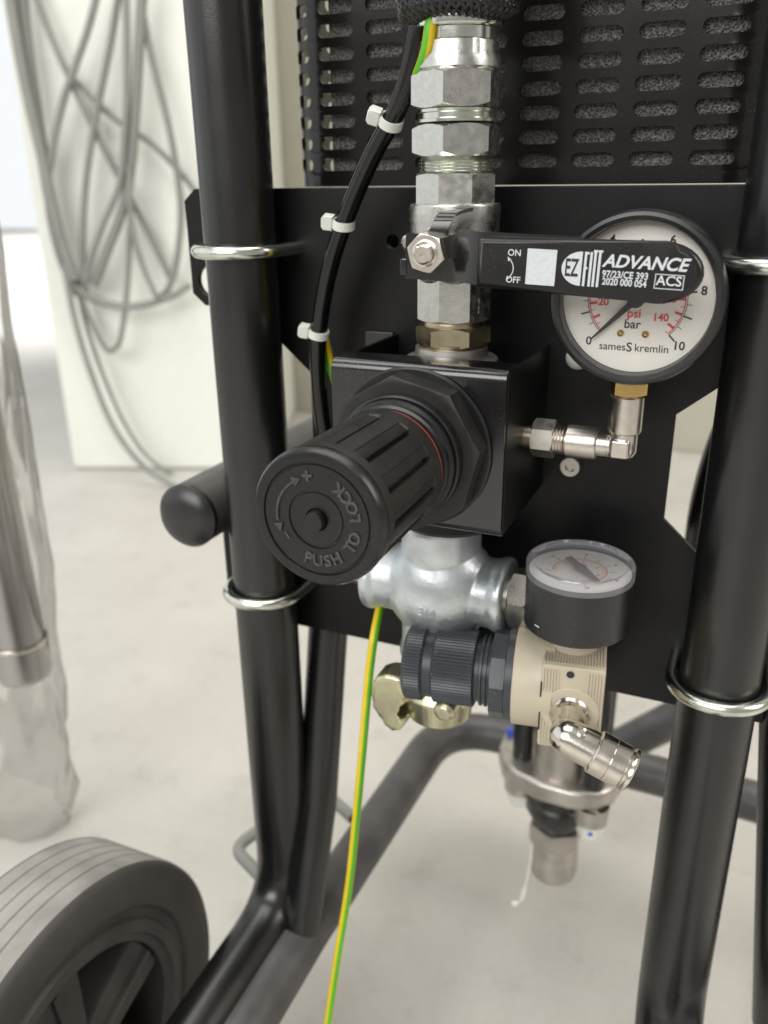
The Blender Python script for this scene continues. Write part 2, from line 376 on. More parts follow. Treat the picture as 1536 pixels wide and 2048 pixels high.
# cables hanging on the pillar
def cable(pts, r, label, off0=0.03, off1=None, n=9):
    k = len(pts); off1 = off0 if off1 is None else off1
    path = smooth_path([PW(u, v, off0 + (off1 - off0) * i / (k - 1)) for i, (u, v) in enumerate(pts)], n)
    bm = NB(); tube(bm, path, r, 10); o = link('hanging_cable', bm, 'cable')
    return tag(o, label, 'cable', 'grey cables looped on the pillar')
cable([(40, -120), (48, 40), (70, 200), (100, 400), (128, 510), (160, 590)], 0.0105, 'thick grey cable running down beside the pillar edge', 0.03)
cable([(10, -100), (25, 30), (55, 190), (88, 330), (120, 470), (150, 560)], 0.009, 'grey cable beside the thickest cable at the pillar edge', 0.05)
cable([(205, -60), (175, 60), (130, 190), (104, 300), (96, 400), (112, 490), (140, 560), (190, 600), (260, 612), (330, 598), (380, 570)], 0.0062, 'grey cable making the widest loop across the pillar', 0.045)
cable([(245, -60), (220, 90), (190, 240), (172, 360), (165, 480), (168, 560), (172, 585)], 0.006, 'grey cable hanging nearly straight to the lower bundle', 0.04)
cable([(250, -60), (254, 120), (250, 260), (238, 370), (205, 450), (180, 520), (172, 560)], 0.006, 'grey cable curving in towards the lower bundle', 0.06)
cable([(288, -60), (280, 60), (272, 200), (262, 330), (248, 410), (215, 500), (188, 570)], 0.0085, 'thick grey cable crossing the loops on the pillar', 0.05)
cable([(286, 30), (305, 120), (335, 240), (352, 330), (362, 420), (355, 510), (340, 570), (316, 600)], 0.006, 'grey cable bowing out towards the trolley post', 0.04)
cable([(258, 330), (262, 440), (285, 530), (314, 596)], 0.005, 'short grey cable dropping to the bottom of the wide loop', 0.06)
cable([(262, 400), (258, 500), (252, 600), (240, 680), (226, 700)], 0.005, 'grey cable ending in the lowest small loop', 0.05)
cable([(60, -40), (110, 90), (170, 220), (230, 340), (290, 450), (345, 565)], 0.006, 'grey cable slanting long across the hanging loops', 0.03)
cable([(150, 160), (220, 230), (300, 285), (360, 345), (420, 420)], 0.005, 'short grey cable slanting behind the loops to the post', 0.02)
cable([(128, 530), (150, 640), (180, 740), (225, 850), (280, 925), (345, 970), (420, 1010)], 0.0058, 'grey cable trailing from the pillar down onto the floor', 0.05, 0.12)
cable([(160, 590), (185, 650), (215, 700), (238, 690)], 0.005, 'small grey cable bend under the lower bundle', 0.04)
cable([(172, 590), (230, 612), (290, 610), (345, 592)], 0.006, 'grey cable lying along the bottom of the wide loop', 0.05)
cable([(150, 560), (175, 660), (210, 760), (252, 852), (300, 918), (372, 966)], 0.004, 'thin grey cable beside the one trailing to the floor', 0.03)

# steel post end wrapped in film, left of the trolley
bm = NB(); pth = [PY(-75, 640, 0.06), PY(-22, 1000, 0.06), PY(22, 1235, 0.06), PY(52, 1352, 0.06)]
ax_ = (pth[3] - pth[1]).normalized()
prof_len = (pth[3] - pth[0]).length + 0.6
post = empty('steel_post', pth[3], 'shiny round steel tube end hanging inside clear plastic film', 'steel tube')
lathe(bm, [(0.0205, 0), (0.0205, prof_len - 0.034), (0.0215, prof_len - 0.033), (0.0215, prof_len - 0.006), (0.019, prof_len - 0.001), (0, prof_len)], pth[3] - ax_ * prof_len, ax_, 40)
link('tube_body', bm, 'tin', post)
bm = NB(); lathe(bm, [(0.0216, -0.0345), (0.0222, -0.0335), (0.0222, -0.0322), (0.0216, -0.031)], pth[3], ax_, 40); link('ring_seam', bm, 'nickel', post)
# film bag
bm = NB(); rows = []
prof = [(-110, 60, 40), (-60, 320, 42), (-30, 470, 36), (-20, 640, 45), (-5, 760, 52), (0, 1000, 88), (5, 1150, 108), (5, 1350, 124), (5, 1450, 132), (10, 1540, 146), (0, 1640, 134), (-5, 1720, 112), (-15, 1800, 75), (-25, 1850, 40)]
sp_ = []
for i in range(len(prof) - 1):
    for k in range(5): t = k / 5; sp_.append([prof[i][j] * (1 - t) + prof[i + 1][j] * t for j in range(3)])
sp_.append(prof[-1])
for i, (cx, cy, hw) in enumerate(sp_):
    c = PY(cx, cy, 0.075); hw_m = hw / 1700 * (c - CAM).dot(c2w(V((0, 0, 1)))) * 1.08; row = []
    for k in range(40):
        t = 2 * PI * k / 40
        rr = hw_m * (1 + 0.04 * math.sin(3 * t + i * 0.31) + 0.05 * math.sin(7 * t - i * 0.27) + 0.04 * math.sin(13 * t + i * 0.5) + random.uniform(-.02, .02))
        row.append(bm.verts.new(c + V((math.cos(t), math.sin(t) * 0.55, 0.05 * math.sin(5 * t + i)* .1)) * rr))
    rows.append(row)
for p, q in zip(rows, rows[1:]):
    for k in range(40): bm.faces.new((p[k], p[(k + 1) % 40], q[(k + 1) % 40], q[k]))
o = link('plastic_film', bm, 'film', smooth=180); tag(o, 'crumpled clear plastic film hanging around the steel tube end', 'plastic film')

# ================================================================== trolley frame
R_T = 0.0163; XL, XR, YP_ = -0.222, 0.004, -0.0168
fr = empty('trolley_frame', (-0.11, 0.0, 0.0), 'black painted tubular steel trolley frame carrying the spray pump', 'trolley')
ZB = 0.125
bm = NB(); tube(bm, bent_path([(XL, YP_, 0.80), (XL, YP_, ZB + 0.002), (XL - 0.008, -0.42, ZB - 0.03)], 0.042, 10), R_T, 36); link('post', bm, 'tube', fr)
bm = NB(); tube(bm, bent_path([(XR, YP_, 0.80), (XR, YP_, ZB + 0.005), (XR + 0.036, -0.34, ZB - 0.03)], 0.042, 10), R_T, 36); link('post', bm, 'tube', fr)
bm = NB(); tube(bm, bent_path([(-0.213, -0.42, 0.092), (-0.2025, -0.03, 0.119), (-0.1965, 0.205, 0.117), (0.088, 0.200, 0.115), (0.088, -0.10, 0.10)], 0.052, 12), 0.0148, 32); link('base_tube', bm, 'tube_grey', fr)
bm = NB(); tube(bm, [(-0.2010, 0.034, 0.40), (-0.2010, 0.011, 0.298), (-0.2015, -0.0085, 0.20), (-0.2018, -0.0405, 0.113)], 0.0112, 28); link('stay_tube', bm, 'tube', fr)
bm = NB(); tube(bm, [V((0.034, 0.0150, 0.40)), PY(1572, 1450, 0.004), PY(1551, 2042, 0.0), V((0.088, -0.02, 0.106))], 0.0112, 24); link('stay_tube', bm, 'tube', fr)
bm = NB(); tube(bm, [PY(1215, 1505, 0.28), PY(1470, 1375, 0.28)], 0.0150, 24); link('brace_tube', bm, 'tube_grey', fr)
st = NB(); sc = V((-0.2585, -0.030, 0.3795)); tube(st, [sc + V((0, 0.001, 0)), sc + V((0.004, 0.34, 0))], 0.0168, 36); stub = link('stub_tube', st, 'tube_grey', fr)
bm = NB(); lathe(bm, [(0, -0.0042), (0.009, -0.0036), (0.0145, -0.0018), (0.0170, 0.0012), (0.0170, 0.004), (0.016, 0.0042)], sc, YP, 40); link('end_cap', bm, 'gaugecase', stub)
bm = NB(); rod = [PZ(706, 1636, .125), PZ(648, 1585, .125), PZ(545, 1640, .125), PZ(468, 1697, .125), PZ(545, 1778, .125), PZ(600, 1812, .118)]
tube(bm, bent_path(rod, 0.012, 6), 0.0042, 12); link('rod_loop', bm, 'cable', fr)
# wheel
WX, WY, WZ, WR = -0.265, -0.1478, 0.1087, 0.1087
wh = NB(); WW = 0.050
pr = [(0.086, -0.0005), (0.090, 0.0005), (0.098, 0.0012), (0.1055, 0.0), (0.1078, -0.0022)]
link('axle', tube(NB(), [(-0.30, WY, WZ), (-0.20, WY, WZ)], 0.008, 20), 'steel', fr)
tread = [(0.1083, -0.004)]
g = 5
for k in range(g):
    x0 = -0.007 - k * 0.0082; tread += [(WR, x0), (WR, x0 - 0.0064), (WR - 0.0009, x0 - 0.0069), (WR - 0.0009, x0 - 0.0072), (WR, x0 - 0.0077)]
tread += [(0.1075, -WW + 0.002), (0.104, -WW), (0.085, -WW)]
bm = NB(); lathe(bm, pr + tread[:1], (WX, WY, WZ), XP, 96); tyre = link('tyre', bm, 'tyre', fr, smooth=50)
bm = NB(); lathe(bm, tread, (WX, WY, WZ), XP, 96); link('tread', bm, 'tread', tyre, smooth=30)
bm = NB(); lathe(bm, [(0.086, -0.0005), (0.0835, -0.0035), (0.079, -0.0035), (0.0775, -0.001), (0.0715, -0.0005), (0.070, -0.003), (0.066, -0.004), (0.0645, -0.026), (0.060, -0.034)], (WX, WY, WZ), XP, 96)
rim = link('rim', bm, 'rimplastic', fr, smooth=35)
bm = NB(); lathe(bm, [(0.066, -0.036), (0.0, -0.036)], (WX, WY, WZ), XP, 48); link('rim_back', bm, 'inkblack', rim)  # black disc, paints the shade seen between the spokes
for k in range(5):
    a0 = math.radians(96 + 72 * k); c, s = math.cos(a0), math.sin(a0)
    u = V((0, c, s)); v = V((0, -s, c))
    bm = NB(); poly(bm, [(0.010, -0.013), (0.0655, -0.019), (0.0655, 0.019), (0.010, 0.013)], V((WX, WY, WZ)), u, v, -0.030, -0.007, 0.003); link('spoke', bm, 'rimplastic', rim)
    bm = NB(); poly(bm, [(0.022, -0.0015), (0.064, -0.0015), (0.064, 0.0015), (0.022, 0.0015)], V((WX, WY, WZ)), u, v, -0.010, -0.004, 0.0006); link('spoke_rib', bm, 'rimplastic', rim)
bm = NB(); lathe(bm, [(0, 0.004), (0.014, 0.004), (0.018, 0.001), (0.020, -0.03)], (WX, WY, WZ), XP, 40); link('hub', bm, 'rimplastic', rim)

# ================================================================== mounting plate
outl = [(-0.0175, 0.5367), (0.036, 0.5367), (0.042, 0.5315), (0.042, 0.4885), (0.037, 0.483), (0.013, 0.483), (-0.028, 0.4485), (-0.028, 0.4015), (0.007, 0.370), (0.037, 0.370), (0.042, 0.365), (0.042, 0.317), (0.036, 0.311),
        (-0.252, 0.311), (-0.2575, 0.317), (-0.2575, 0.365), (-0.252, 0.370), (-0.234, 0.370), (-0.198, 0.4015), (-0.198, 0.4535), (-0.232, 0.483), (-0.256, 0.483), (-0.2625, 0.4885), (-0.2625, 0.5315), (-0.2565, 0.5367)]
outl = outl[::-1]
holes = [circle_pts(-0.1541, 0.5147, 0.0033), circle_pts(-0.2515, 0.4945, 0.0078)]
me = sheet([outl] + holes, 0.003, mw_frame((0, 0.0015, 0), XP, ZP))
plate = link('mounting_plate', me, 'plate'); tag(plate, 'black painted steel plate with angled cutouts clamped across both posts', 'plate')
bm = NB(); lathe(bm, [(0, -0.0018), (0.0022, -0.0018), (0.0022, -0.0036), (0.0042, -0.0036), (0.0045, -0.003), (0.0045, 0.0)], PY(1143, 930, 0), YP, 28); link('screw', bm, 'steel', plate)
bm = NB(); lathe(bm, [(0, -0.0042), (0.002, -0.0039), (0.0040, -0.0026), (0.0050, 0.0)], PY(1155, 716, 0.0), YP, 28); link('plug_button', bm, 'white', plate)

# U-bolts
def ubolt(xc, z, label, drop=0.0):
    t = empty('u_bolt', (xc, 0, z - 0.004), label, 'u-bolt', 'u-bolts clamping the posts')
    rr = R_T + 0.0031; pts = [V((xc - rr, 0.020, z + drop))]
    for k in range(21):
        a = PI + PI * k / 20; pts.append(V((xc + rr * math.cos(a), YP_ + rr * math.sin(a), z + drop * 0.0)))
    pts.append(V((xc + rr, 0.020, z + drop)))
    bm = NB(); tube(bm, pts, 0.0030, 18); link('rod', bm, 'zincbright', t)
    for s in (-1, 1):
        bm = NB(); nut(bm, 6, 0.0058, 0.0034, 0.0076, (xc + s * rr, 0, z), YP, 0.4); link('nut', bm, 'zinc', t)
    return t
ubolt(XL, 0.5112, 'zinc u-bolt around the post below the plate top, beside the cable ties')
ubolt(XL, 0.3395, 'zinc u-bolt around the post below the capped stub tube')
ubolt(XR, 0.5112, 'zinc u-bolt on the post beside the large white pressure gauge')
ubolt(XR, 0.3365, 'zinc u-bolt on the post beside the small gauge and beige regulator')

# ================================================================== perforated guard
GX0, GX1, GY, GR = -0.2190, -0.0045, 0.024, 0.021
flat = (GX1 - GX0) - 2 * GR; arc = GR * PI / 2
def bend(s, z, off=0.0):
    """s along the sheet, 0 at the start of the front flat"""
    if s < 0:
        if -s <= arc:
            a = -s / GR; return V((GX0 + GR - (GR + off) * math.sin(a), GY + GR - (GR + off) * math.cos(a), z))
        return V((GX0 - off, GY + GR + (-s - arc), z))
    if s > flat:
        e = s - flat
        if e <= arc: a = e / GR; return V((GX1 - GR + (GR + off) * math.sin(a), GY + GR - (GR + off) * math.cos(a), z))
        return V((GX1 + off, GY + GR + e - arc, z))
    return V((GX0 + GR + s, GY - off, z))
PS, PZr = 0.0234, 0.00917
s_off = (-0.0740 - (GX0 + GR)) % PS
bm = NB()
cols = [s_off + PS * k for k in range(-3, 11)]
smin = cols[0] - PS / 2; smax = cols[-1] + PS / 2
z0r = 0.5468; rows_n = 15; zb, zt = 0.5372, z0r + PZr * (rows_n - .5)
hl, hr = 0.0088, 0.00275
cache = {}
def gv(s, z):
    k = (round(s, 6), round(z, 6))
    if k not in cache: cache[k] = bm.verts.new(bend(s, z))
    return cache[k]
for c in cols:
    for r in range(rows_n):
        zc = z0r + r * PZr
        inner, outer = [], []
        nseg = 8
        st_in = [(hl - hr + hr * math.cos(a), hr * math.sin(a)) for a in [(-PI / 2) + PI * k / nseg for k in range(nseg + 1)]]
        st_in += [((hl - hr) * (1 - 2 * k / 5), hr) for k in range(1, 5)]
        st_in += [(-(hl - hr) + hr * math.cos(a), hr * math.sin(a)) for a in [PI / 2 + PI * k / nseg for k in range(nseg + 1)]]
        st_in += [((hl - hr) * (-1 + 2 * k / 5), -hr) for k in range(1, 5)]
        for (a, b_) in st_in:
            sx_, sz_ = (PS / 2) / abs(a) if abs(a) > 1e-9 else 1e9, (PZr / 2) / abs(b_) if abs(b_) > 1e-9 else 1e9
            if abs(a) <= hl - hr + 1e-6: p = (a * (PS / 2) / (hl - hr) if abs(a) >= hl - hr - 1e-6 else a, math.copysign(PZr / 2, b_))
            else:
                q = (math.copysign(PS / 2, a), b_ / hr * PZr / 2); p = q
            inner.append(gv(c + a, zc + b_)); outer.append(gv(c + p[0], zc + p[1]))
        m_ = len(inner)
        for k in range(m_):
            f = [inner[k], inner[(k + 1) % m_], outer[(k + 1) % m_], outer[k]]; g_ = []
            for x in f:
                if x not in g_: g_.append(x)
            if len(g_) > 2:
                try: bm.faces.new(g_)
                except ValueError: pass
zlow = z0r - PZr / 2
ns = 120
for k in range(ns):
    sA = smin + (smax - smin) * k / ns; sB = smin + (smax - smin) * (k + 1) / ns
    bm.faces.new((bm.verts.new(bend(sA, zb)), bm.verts.new(bend(sB, zb)), bm.verts.new(bend(sB, zlow)), bm.verts.new(bend(sA, zlow))))
gd = empty('pump_guard', (-0.109, 0.06, zb), 'black perforated sheet metal guard with slot rows above the plate', 'guard')
bmesh.ops.remove_doubles(bm, verts=bm.verts[:], dist=1e-6)
o = link('perforated_sheet', bm, 'guard', gd, smooth=30); o.modifiers.clear(); sm = o.modifiers.new('thickness', 'SOLIDIFY'); sm.thickness = 0.0018; sm.offset = -1; es = o.modifiers.new('edges', 'EDGE_SPLIT'); es.split_angle = math.radians(35)
bm = NB(); rows = []
for z in (zb + 0.002, 0.70):
    rows.append([bm.verts.new(bend(smin + (smax - smin) * (0.235 + 0.765 * k / 80), z, -0.0036)) for k in range(81)])
for k in range(80): bm.faces.new((rows[0][k], rows[0][k + 1], rows[1][k + 1], rows[1][k]))
link('foam_lining', bm, 'foam', gd)

# ================================================================== regulator bracket
BX0, BX1, BZ0, BZ1, BYF = -0.1535, -0.0815, 0.4096, 0.4757, -0.0650
br = empty('regulator_bracket', (-0.1175, -0.03, BZ0), 'folded black sheet metal box bracket holding the large regulator', 'bracket')
def lprof(z_in, sgn):    # front sheet with top and bottom lips, as a section in (y,z)
    pts = []; t = 0.0018; R = 0.0042
    def arcp(cy, cz, r, a0, a1, n=5): return [(cy + r * math.cos(a0 + (a1 - a0) * k / n), cz + r * math.sin(a0 + (a1 - a0) * k / n)) for k in range(n + 1)]
    out = [(-0.0500, BZ1)] + arcp(BYF + R, BZ1 - R, R, PI / 2, PI) + arcp(BYF + R, BZ0 + R, R, PI, 1.5 * PI) + [(-0.0505, BZ0)]
    inn = [(-0.0505, BZ0 + t)] + arcp(BYF + R, BZ0 + R, R - t, 1.5 * PI, PI) + arcp(BYF + R, BZ1 - R, R - t, PI, PI / 2) + [(-0.0500, BZ1 - t)]
    return out + inn
bm = NB(); poly(bm, lprof(0, 1), (BX0 + 0.0004, 0, 0), YP, ZP, 0, BX1 - BX0 - 0.0008, 0.0004, 2); link('front_sheet', bm, 'bracket', br, smooth=25)
for x0, x1 in ((BX0, BX0 + 0.0018), (BX1 - 0.0018, BX1)):
    bm = NB(); box(bm, x0, x1, BYF + 0.0022, -0.0002, BZ0 + 0.001, BZ1 - 0.0012, 0.0004, 2); link('side_sheet', bm, 'plate', br)
bm = NB(); box(bm, BX0 - 0.014, BX0 + 0.0, -0.0022, -0.0003, BZ0 + 0.004, BZ1 - 0.0005, 0.0004); link('flange', bm, 'bracket', br)

# ================================================================== large regulator with knob
RGX, RGZ = -0.1180, 0.4432
rg = empty('pressure_regulator', (-0.1140, -0.034, 0.40), 'large black pressure regulator with ribbed PUSH TO LOCK knob', 'regulator')
bm = NB(); lathe(bm, solid(0.0235, 0.402, 0.470, 0.002) , (-0.1140, -0.034, 0), ZP, 48); link('body', bm, 'plate', rg)
bm = NB(); lathe(bm, [(0, 0.468), (0.0190, 0.468), (0.0190, 0.4725), (0.0182, 0.4732), (0.0150, 0.4732), (0.0145, 0.4775), (0, 0.4775)], (-0.1140, -0.034, 0), ZP, 48); link('port_face', bm, 'steel', rg)
ko = V((RGX, 0, RGZ))
bm = NB(); lathe(bm, [(0.012, 0.0652), (0.0312, 0.0652), (0.0317, 0.0658), (0.0317, 0.0664), (0.0309, 0.0672), (0.012, 0.0672)], ko, YM, 96); link('washer', bm, 'plastic', rg)
bm = NB(); nut(bm, 8, 0.0306, 0.0672, 0.0772, ko, YM, math.radians(8), 6, ZP, (0, 0.55)); link('lock_nut', bm, 'grip', rg)
bm = NB(); lathe(bm, [(0.018, 0.077), (0.0243, 0.077), (0.0243, 0.0815), (0.0236, 0.0822), (0.0228, 0.0822), (0.0226, 0.0832), (0.0233, 0.0836), (0.0233, 0.0850), (0.0222, 0.0858), (0.0222, 0.0880), (0.0212, 0.0885), (0.0212, 0.0935), (0.019, 0.0935)], ko, YM, 96); link('collar', bm, 'plastic', rg)
bm = NB(); lathe(bm, [(0.0190, 0.0920), (0.0217, 0.0920), (0.0217, 0.0942), (0.0190, 0.0942)], ko, YM, 96); link('red_ring', bm, 'ringred', rg)
KB, KF = 0.0931, 0.1462
bm = NB(); nth = 384; K1, K2 = 0.0222, 0.0230
stn = [(0.0195, KB, 0), (K1 - .0004, KB, 0), (K1, KB + .0006, 0), (K1, KB + .0075, 0), (K1, KB + .0079, 1), (K1 + .0004, KF - .0095, 1), (K1 + .0004, KF - .0091, 0), (K1 + .0004, KF - .0058, 0), (K1 + .0002, KF - .0052, 0), (K2 - .0002, KF - 0.0046, 0), (K2, KF - .0034, 0), (K2 - .0002, KF - .0017, 0), (K2 - .0010, KF - .0004, 0), (0.0209, KF, 0), (0.0188, KF - .0001, 0), (0.0185, KF - .0007, 0), (0.0181, KF - .0007, 0), (0.0178, KF - .0002, 0), (0.0098, KF - .0002, 0), (0.0096, KF - .0007, 0), (0.0090, KF - .0007, 0), (0.0088, KF - .0003, 0), (0.0038, KF - .0003, 0), (0.0037, KF - .004, 0), (0, KF - .004, 0)]
def kfn(t, i):
    if not stn[i][2]: return 1.0
    x = (t / (2 * PI) * 12 + 0.3) % 1.0
    d = 0.0
    if x < 0.02: d = 0.0032 * x / 0.02
    elif x < 0.13: d = 0.0032
    elif x < 0.15: d = 0.0032 - 0.0023 * (x - 0.13) / 0.02
    elif x < 0.50: d = 0.0009 * (1 - (x - 0.15) / 0.35 * 0.6)
    elif x < 0.52: d = 0.00036 * (1 - (x - 0.50) / 0.02)
    return 1 - d / 0.0222
lathe(bm, [(a, b_) for a, b_, c in stn[:10]], ko, YM, nth, ZP, kfn); knob = link('knob', bm, 'grip', rg, smooth=28)
bm = NB(); lathe(bm, [(a, b_) for a, b_, c in stn[9:]], ko, YM, 128, ZP); link('knob_face', bm, 'plastic', knob, smooth=28)
bm = NB(); lathe(bm, [(0.0034, KF - .004), (0.0034, KF + .0018), (0.0031, KF + .0024), (0, KF + .0027)], ko, YM, 24, None, lambda t, i: 1 - 0.14 * (abs(math.sin(1.5 * t)) ** 6)); link('push_button', bm, 'grip', knob)
fo = V((RGX, -(KF - 0.0002), RGZ)); cap = []
s_ = 'PUSH TO LOCK'
for i, ch in enumerate(s_):
    if ch == ' ': continue
    a = math.radians(-104 + i * 14.3); rad = 0.0139
    out = V((math.cos(a), 0, math.sin(a))); tang = V((-math.sin(a), 0, math.cos(a)))
    cap.append(text(ch, 0.0052, fo + out * rad, tang, -out, 0.00040, 0.0, bev=0.00020))
cap.append(text('+', 0.0062, fo + V((-0.0024, 0, 0.0138)), V((.97, 0, .1)), V((-.1, 0, .97)), 0.0004, 0.0000, bev=0.00022))
bm = join(cap)
poly(bm, [(-0.0012, -0.0003), (0.0012, -0.0003), (0.0012, 0.0003), (-0.0012, 0.0003)], fo + V((-0.0106, 0, -0.0068)), V((.55, 0, -.83)), V((.83, 0, .55)), -0.0001, 0.0003)
def fp(a, r): return fo + V((math.cos(a) * r, 0, math.sin(a) * r))
apts = [math.radians(x) for x in range(122, 193, 6)]
for a0, a1 in zip(apts, apts[1:]):
    q = [fp(a0, 0.0134), fp(a0, 0.0141), fp(a1, 0.0141), fp(a1, 0.0134)]
    lo_ = [bm.verts.new(p) for p in q]; hi_ = [bm.verts.new(p + YM * 0.0006) for p in q]
    bm.faces.new(hi_)
    for k in range(4): bm.faces.new((lo_[k], lo_[(k + 1) % 4], hi_[(k + 1) % 4], hi_[k]))
for a, d in ((math.radians(122), -1), (math.radians(192), 1)):
    A, B, Cc = fp(a, 0.0154), fp(a, 0.0122), fp(a + d * 0.21, 0.0138)
    lo_ = [bm.verts.new(p) for p in (A, B, Cc)]; hi_ = [bm.verts.new(p + YM * 0.0007) for p in (A, B, Cc)]
    bm.faces.new(hi_)
    for k in range(3): bm.faces.new((lo_[k], lo_[(k + 1) % 3], hi_[(k + 1) % 3], hi_[k]))
link('raised_lettering', bm, 'letters', knob, smooth=40)

# ================================================================== fitting column above the regulator
CX, CY = -0.1135, -0.0340; co = V((CX, CY, 0)); AZC = math.atan2(CAM.y - CY, CAM.x - CX)
def zc(v, u=908): return PY(u, v, CY).z
def ph(deg): return AZC + math.radians(deg)
def cyl(name, mat, parent, prof): bm = NB(); lathe(bm, prof, co, ZP, 64, XP); return link(name, bm, mat, parent)
def hexn(name, mat, parent, n, R, v1, v0, off, ch=(1, 1)): bm = NB(); nut(bm, n, R, zc(v0), zc(v1), co, ZP, ph(off), 8, XP, ch); return link(name, bm, mat, parent)
# brass nipple
t = empty('nipple_nut', (CX, CY, 0.477), 'olive brass hex nut screwed into the regulator under the ball valve', 'nut')
cyl('shoulder', 'brassnut', t, [(0.0132, 0.4772), (0.0136, 0.4778), (0.0136, 0.4795), (0.0126, zc(688))])
hexn('hex', 'brassnut', t, 6, 0.0150, 648, 689, -35)
cyl('thread', 'brassnut', t, [(0.0122, zc(650)), (0.0126, zc(648)), (0.0126, zc(640)), (0.0120, zc(634))])
# ball valve
bv = empty('ball_valve', (CX, CY, zc(638)), 'zinc plated ball valve with black lever handle', 'ball valve')
vb = hexn('lower_octagon', 'zinc', bv, 8, 0.0153, 548, 637, -21, (1, 0))
cyl('body', 'zinc', bv, [(0.0142, zc(560)), (0.0160, zc(548)), (0.0168, zc(530)), (0.0170, zc(470)), (0.0170, zc(442)), (0.0173, zc(439)), (0.0173, zc(411)), (0.0169, zc(407)), (0.0150, zc(405))])
hexn('upper_octagon', 'zinc', bv, 8, 0.0158, 346, 406, -22.5, (0, 1))
bo = PY(845, 506, -0.0640); bz = V((CX, 0, bo.z))
bm = NB(); lathe(bm, [(0.0085, 0.040), (0.0085, 0.0545), (0.0078, 0.0552), (0.0060, 0.0552), (0.0060, 0.0585)], bz, YM, 40); link('bonnet', bm, 'zinc', bv)
# lever: cranked strip seen edge on as a path in x,y
hx = V((0.999, 0, -0.035)).normalized(); hz = V((0.035, 0, 0.999)).normalized()
hnd_pts = [(-0.0095, -0.0585), (0.0085, -0.0585), (0.0125, -0.0597), (0.0170, -0.0640), (0.0205, -0.0660), (0.0300, -0.0668), (0.0450, -0.0672), (0.0560, -0.0674)]
def strip(bm, pts, half, th):
    rings = []
    for i, (a, y) in enumerate(pts):
        A = V(pts[max(i - 1, 0)]); B = V(pts[min(i + 1, len(pts) - 1)]); d = (B - A).normalized(); nn = V((d.y, -d.x))
        h = half(a); c = bz + hx * a + V((0, y, 0)); nv = hx * nn.x + YP * nn.y; nv = nv if nv.y < 0 else -nv
        hb = half(a, True)
        rings.append([bm.verts.new(c - hz * hb), bm.verts.new(c + hz * h), bm.verts.new(c + hz * h + nv * th), bm.verts.new(c - hz * hb + nv * th)])
    for p, q in zip(rings, rings[1:]):
        for k in range(4): bm.faces.new((p[k], p[(k + 1) % 4], q[(k + 1) % 4], q[k]))
    bm.faces.new(rings[0][::-1]); bm.faces.new(rings[-1])
    bmesh.ops.bevel(bm, geom=[e for e in bm.edges if len(e.link_faces) == 2 and e.calc_face_angle(0) > 0.9], offset=0.0004, segments=2, affect='EDGES')
def hh(a, low=False): return 0.0078 if not low else 0.0100 - 0.0008 * (a < -0.005)
def hh2(a, low=False):
    if a < 0.012: return 0.0062 if not low else 0.0098
    return 0.0086 if not low else 0.0092
bm = NB(); strip(bm, hnd_pts, hh2, 0.0022); lever = link('lever', bm, 'bracket', bv)
# stop tab hooking back over the body, and small lower tab
bm = NB(); tp = smooth_path([bz + V((0.0015, -0.0597, 0.0055)), bz + V((0.0035, -0.0597, 0.0090)), bz + V((0.0050, -0.0585, 0.0122)), bz + V((0.0065, -0.0540, 0.0136)), bz + V((0.0085, -0.0480, 0.0142))], 6)
rg_ = []
for p in tp: rg_.append([bm.verts.new(p + XP * a + V((0, b_, b_ * 0.8))) for a, b_ in ((-0.0034, 0.0008), (0.0034, 0.0008), (0.0034, -0.0008), (-0.0034, -0.0008))])
for p, q in zip(rg_, rg_[1:]):
    for k in range(4): bm.faces.new((p[k], p[(k + 1) % 4], q[(k + 1) % 4], q[k]))
bm.faces.new(rg_[0][::-1]); bm.faces.new(rg_[-1]); link('stop_tab', bm, 'bracket', lever)
bm = NB(); box(bm, CX - 0.0118, CX - 0.0088, -0.0612, -0.0520, bz.z - 0.0085, bz.z - 0.0022, 0.0008); link('stop_tab', bm, 'bracket', lever)
bm = NB(); lathe(bm, solid(0.0030, 0.050, 0.0600, 0.0010), bz + V((-0.0090, 0, 0.0030)), YM, 20); link('stop_pin', bm, 'zincbright', bv)
# nut and stem
bm = NB(); nut(bm, 6, 0.0073, 0.0606, 0.0655, bz, YM, math.radians(15), 8, ZP, (0, 1)); nt_ = link('stem_nut', bm, 'nickelsoft', bv)
bm = NB(); lathe(bm, [(0.0047, 0.0650), (0.0047, 0.0660), (0.0041, 0.0662), (0.0040, 0.0656)], bz, YM, 32); link('stem_thread', bm, 'nickel', nt_)
bm = NB(); lathe(bm, [(0.0036, 0.064), (0.0036, 0.0676), (0.0030, 0.0681), (0.0010, 0.0681), (0.0008, 0.0676), (0, 0.0676)], bz, YM, 32, None, lambda t, i: 1 - (0.16 if math.cos(t) > 0.72 else 0)); link('stem', bm, 'nickelsoft', nt_)
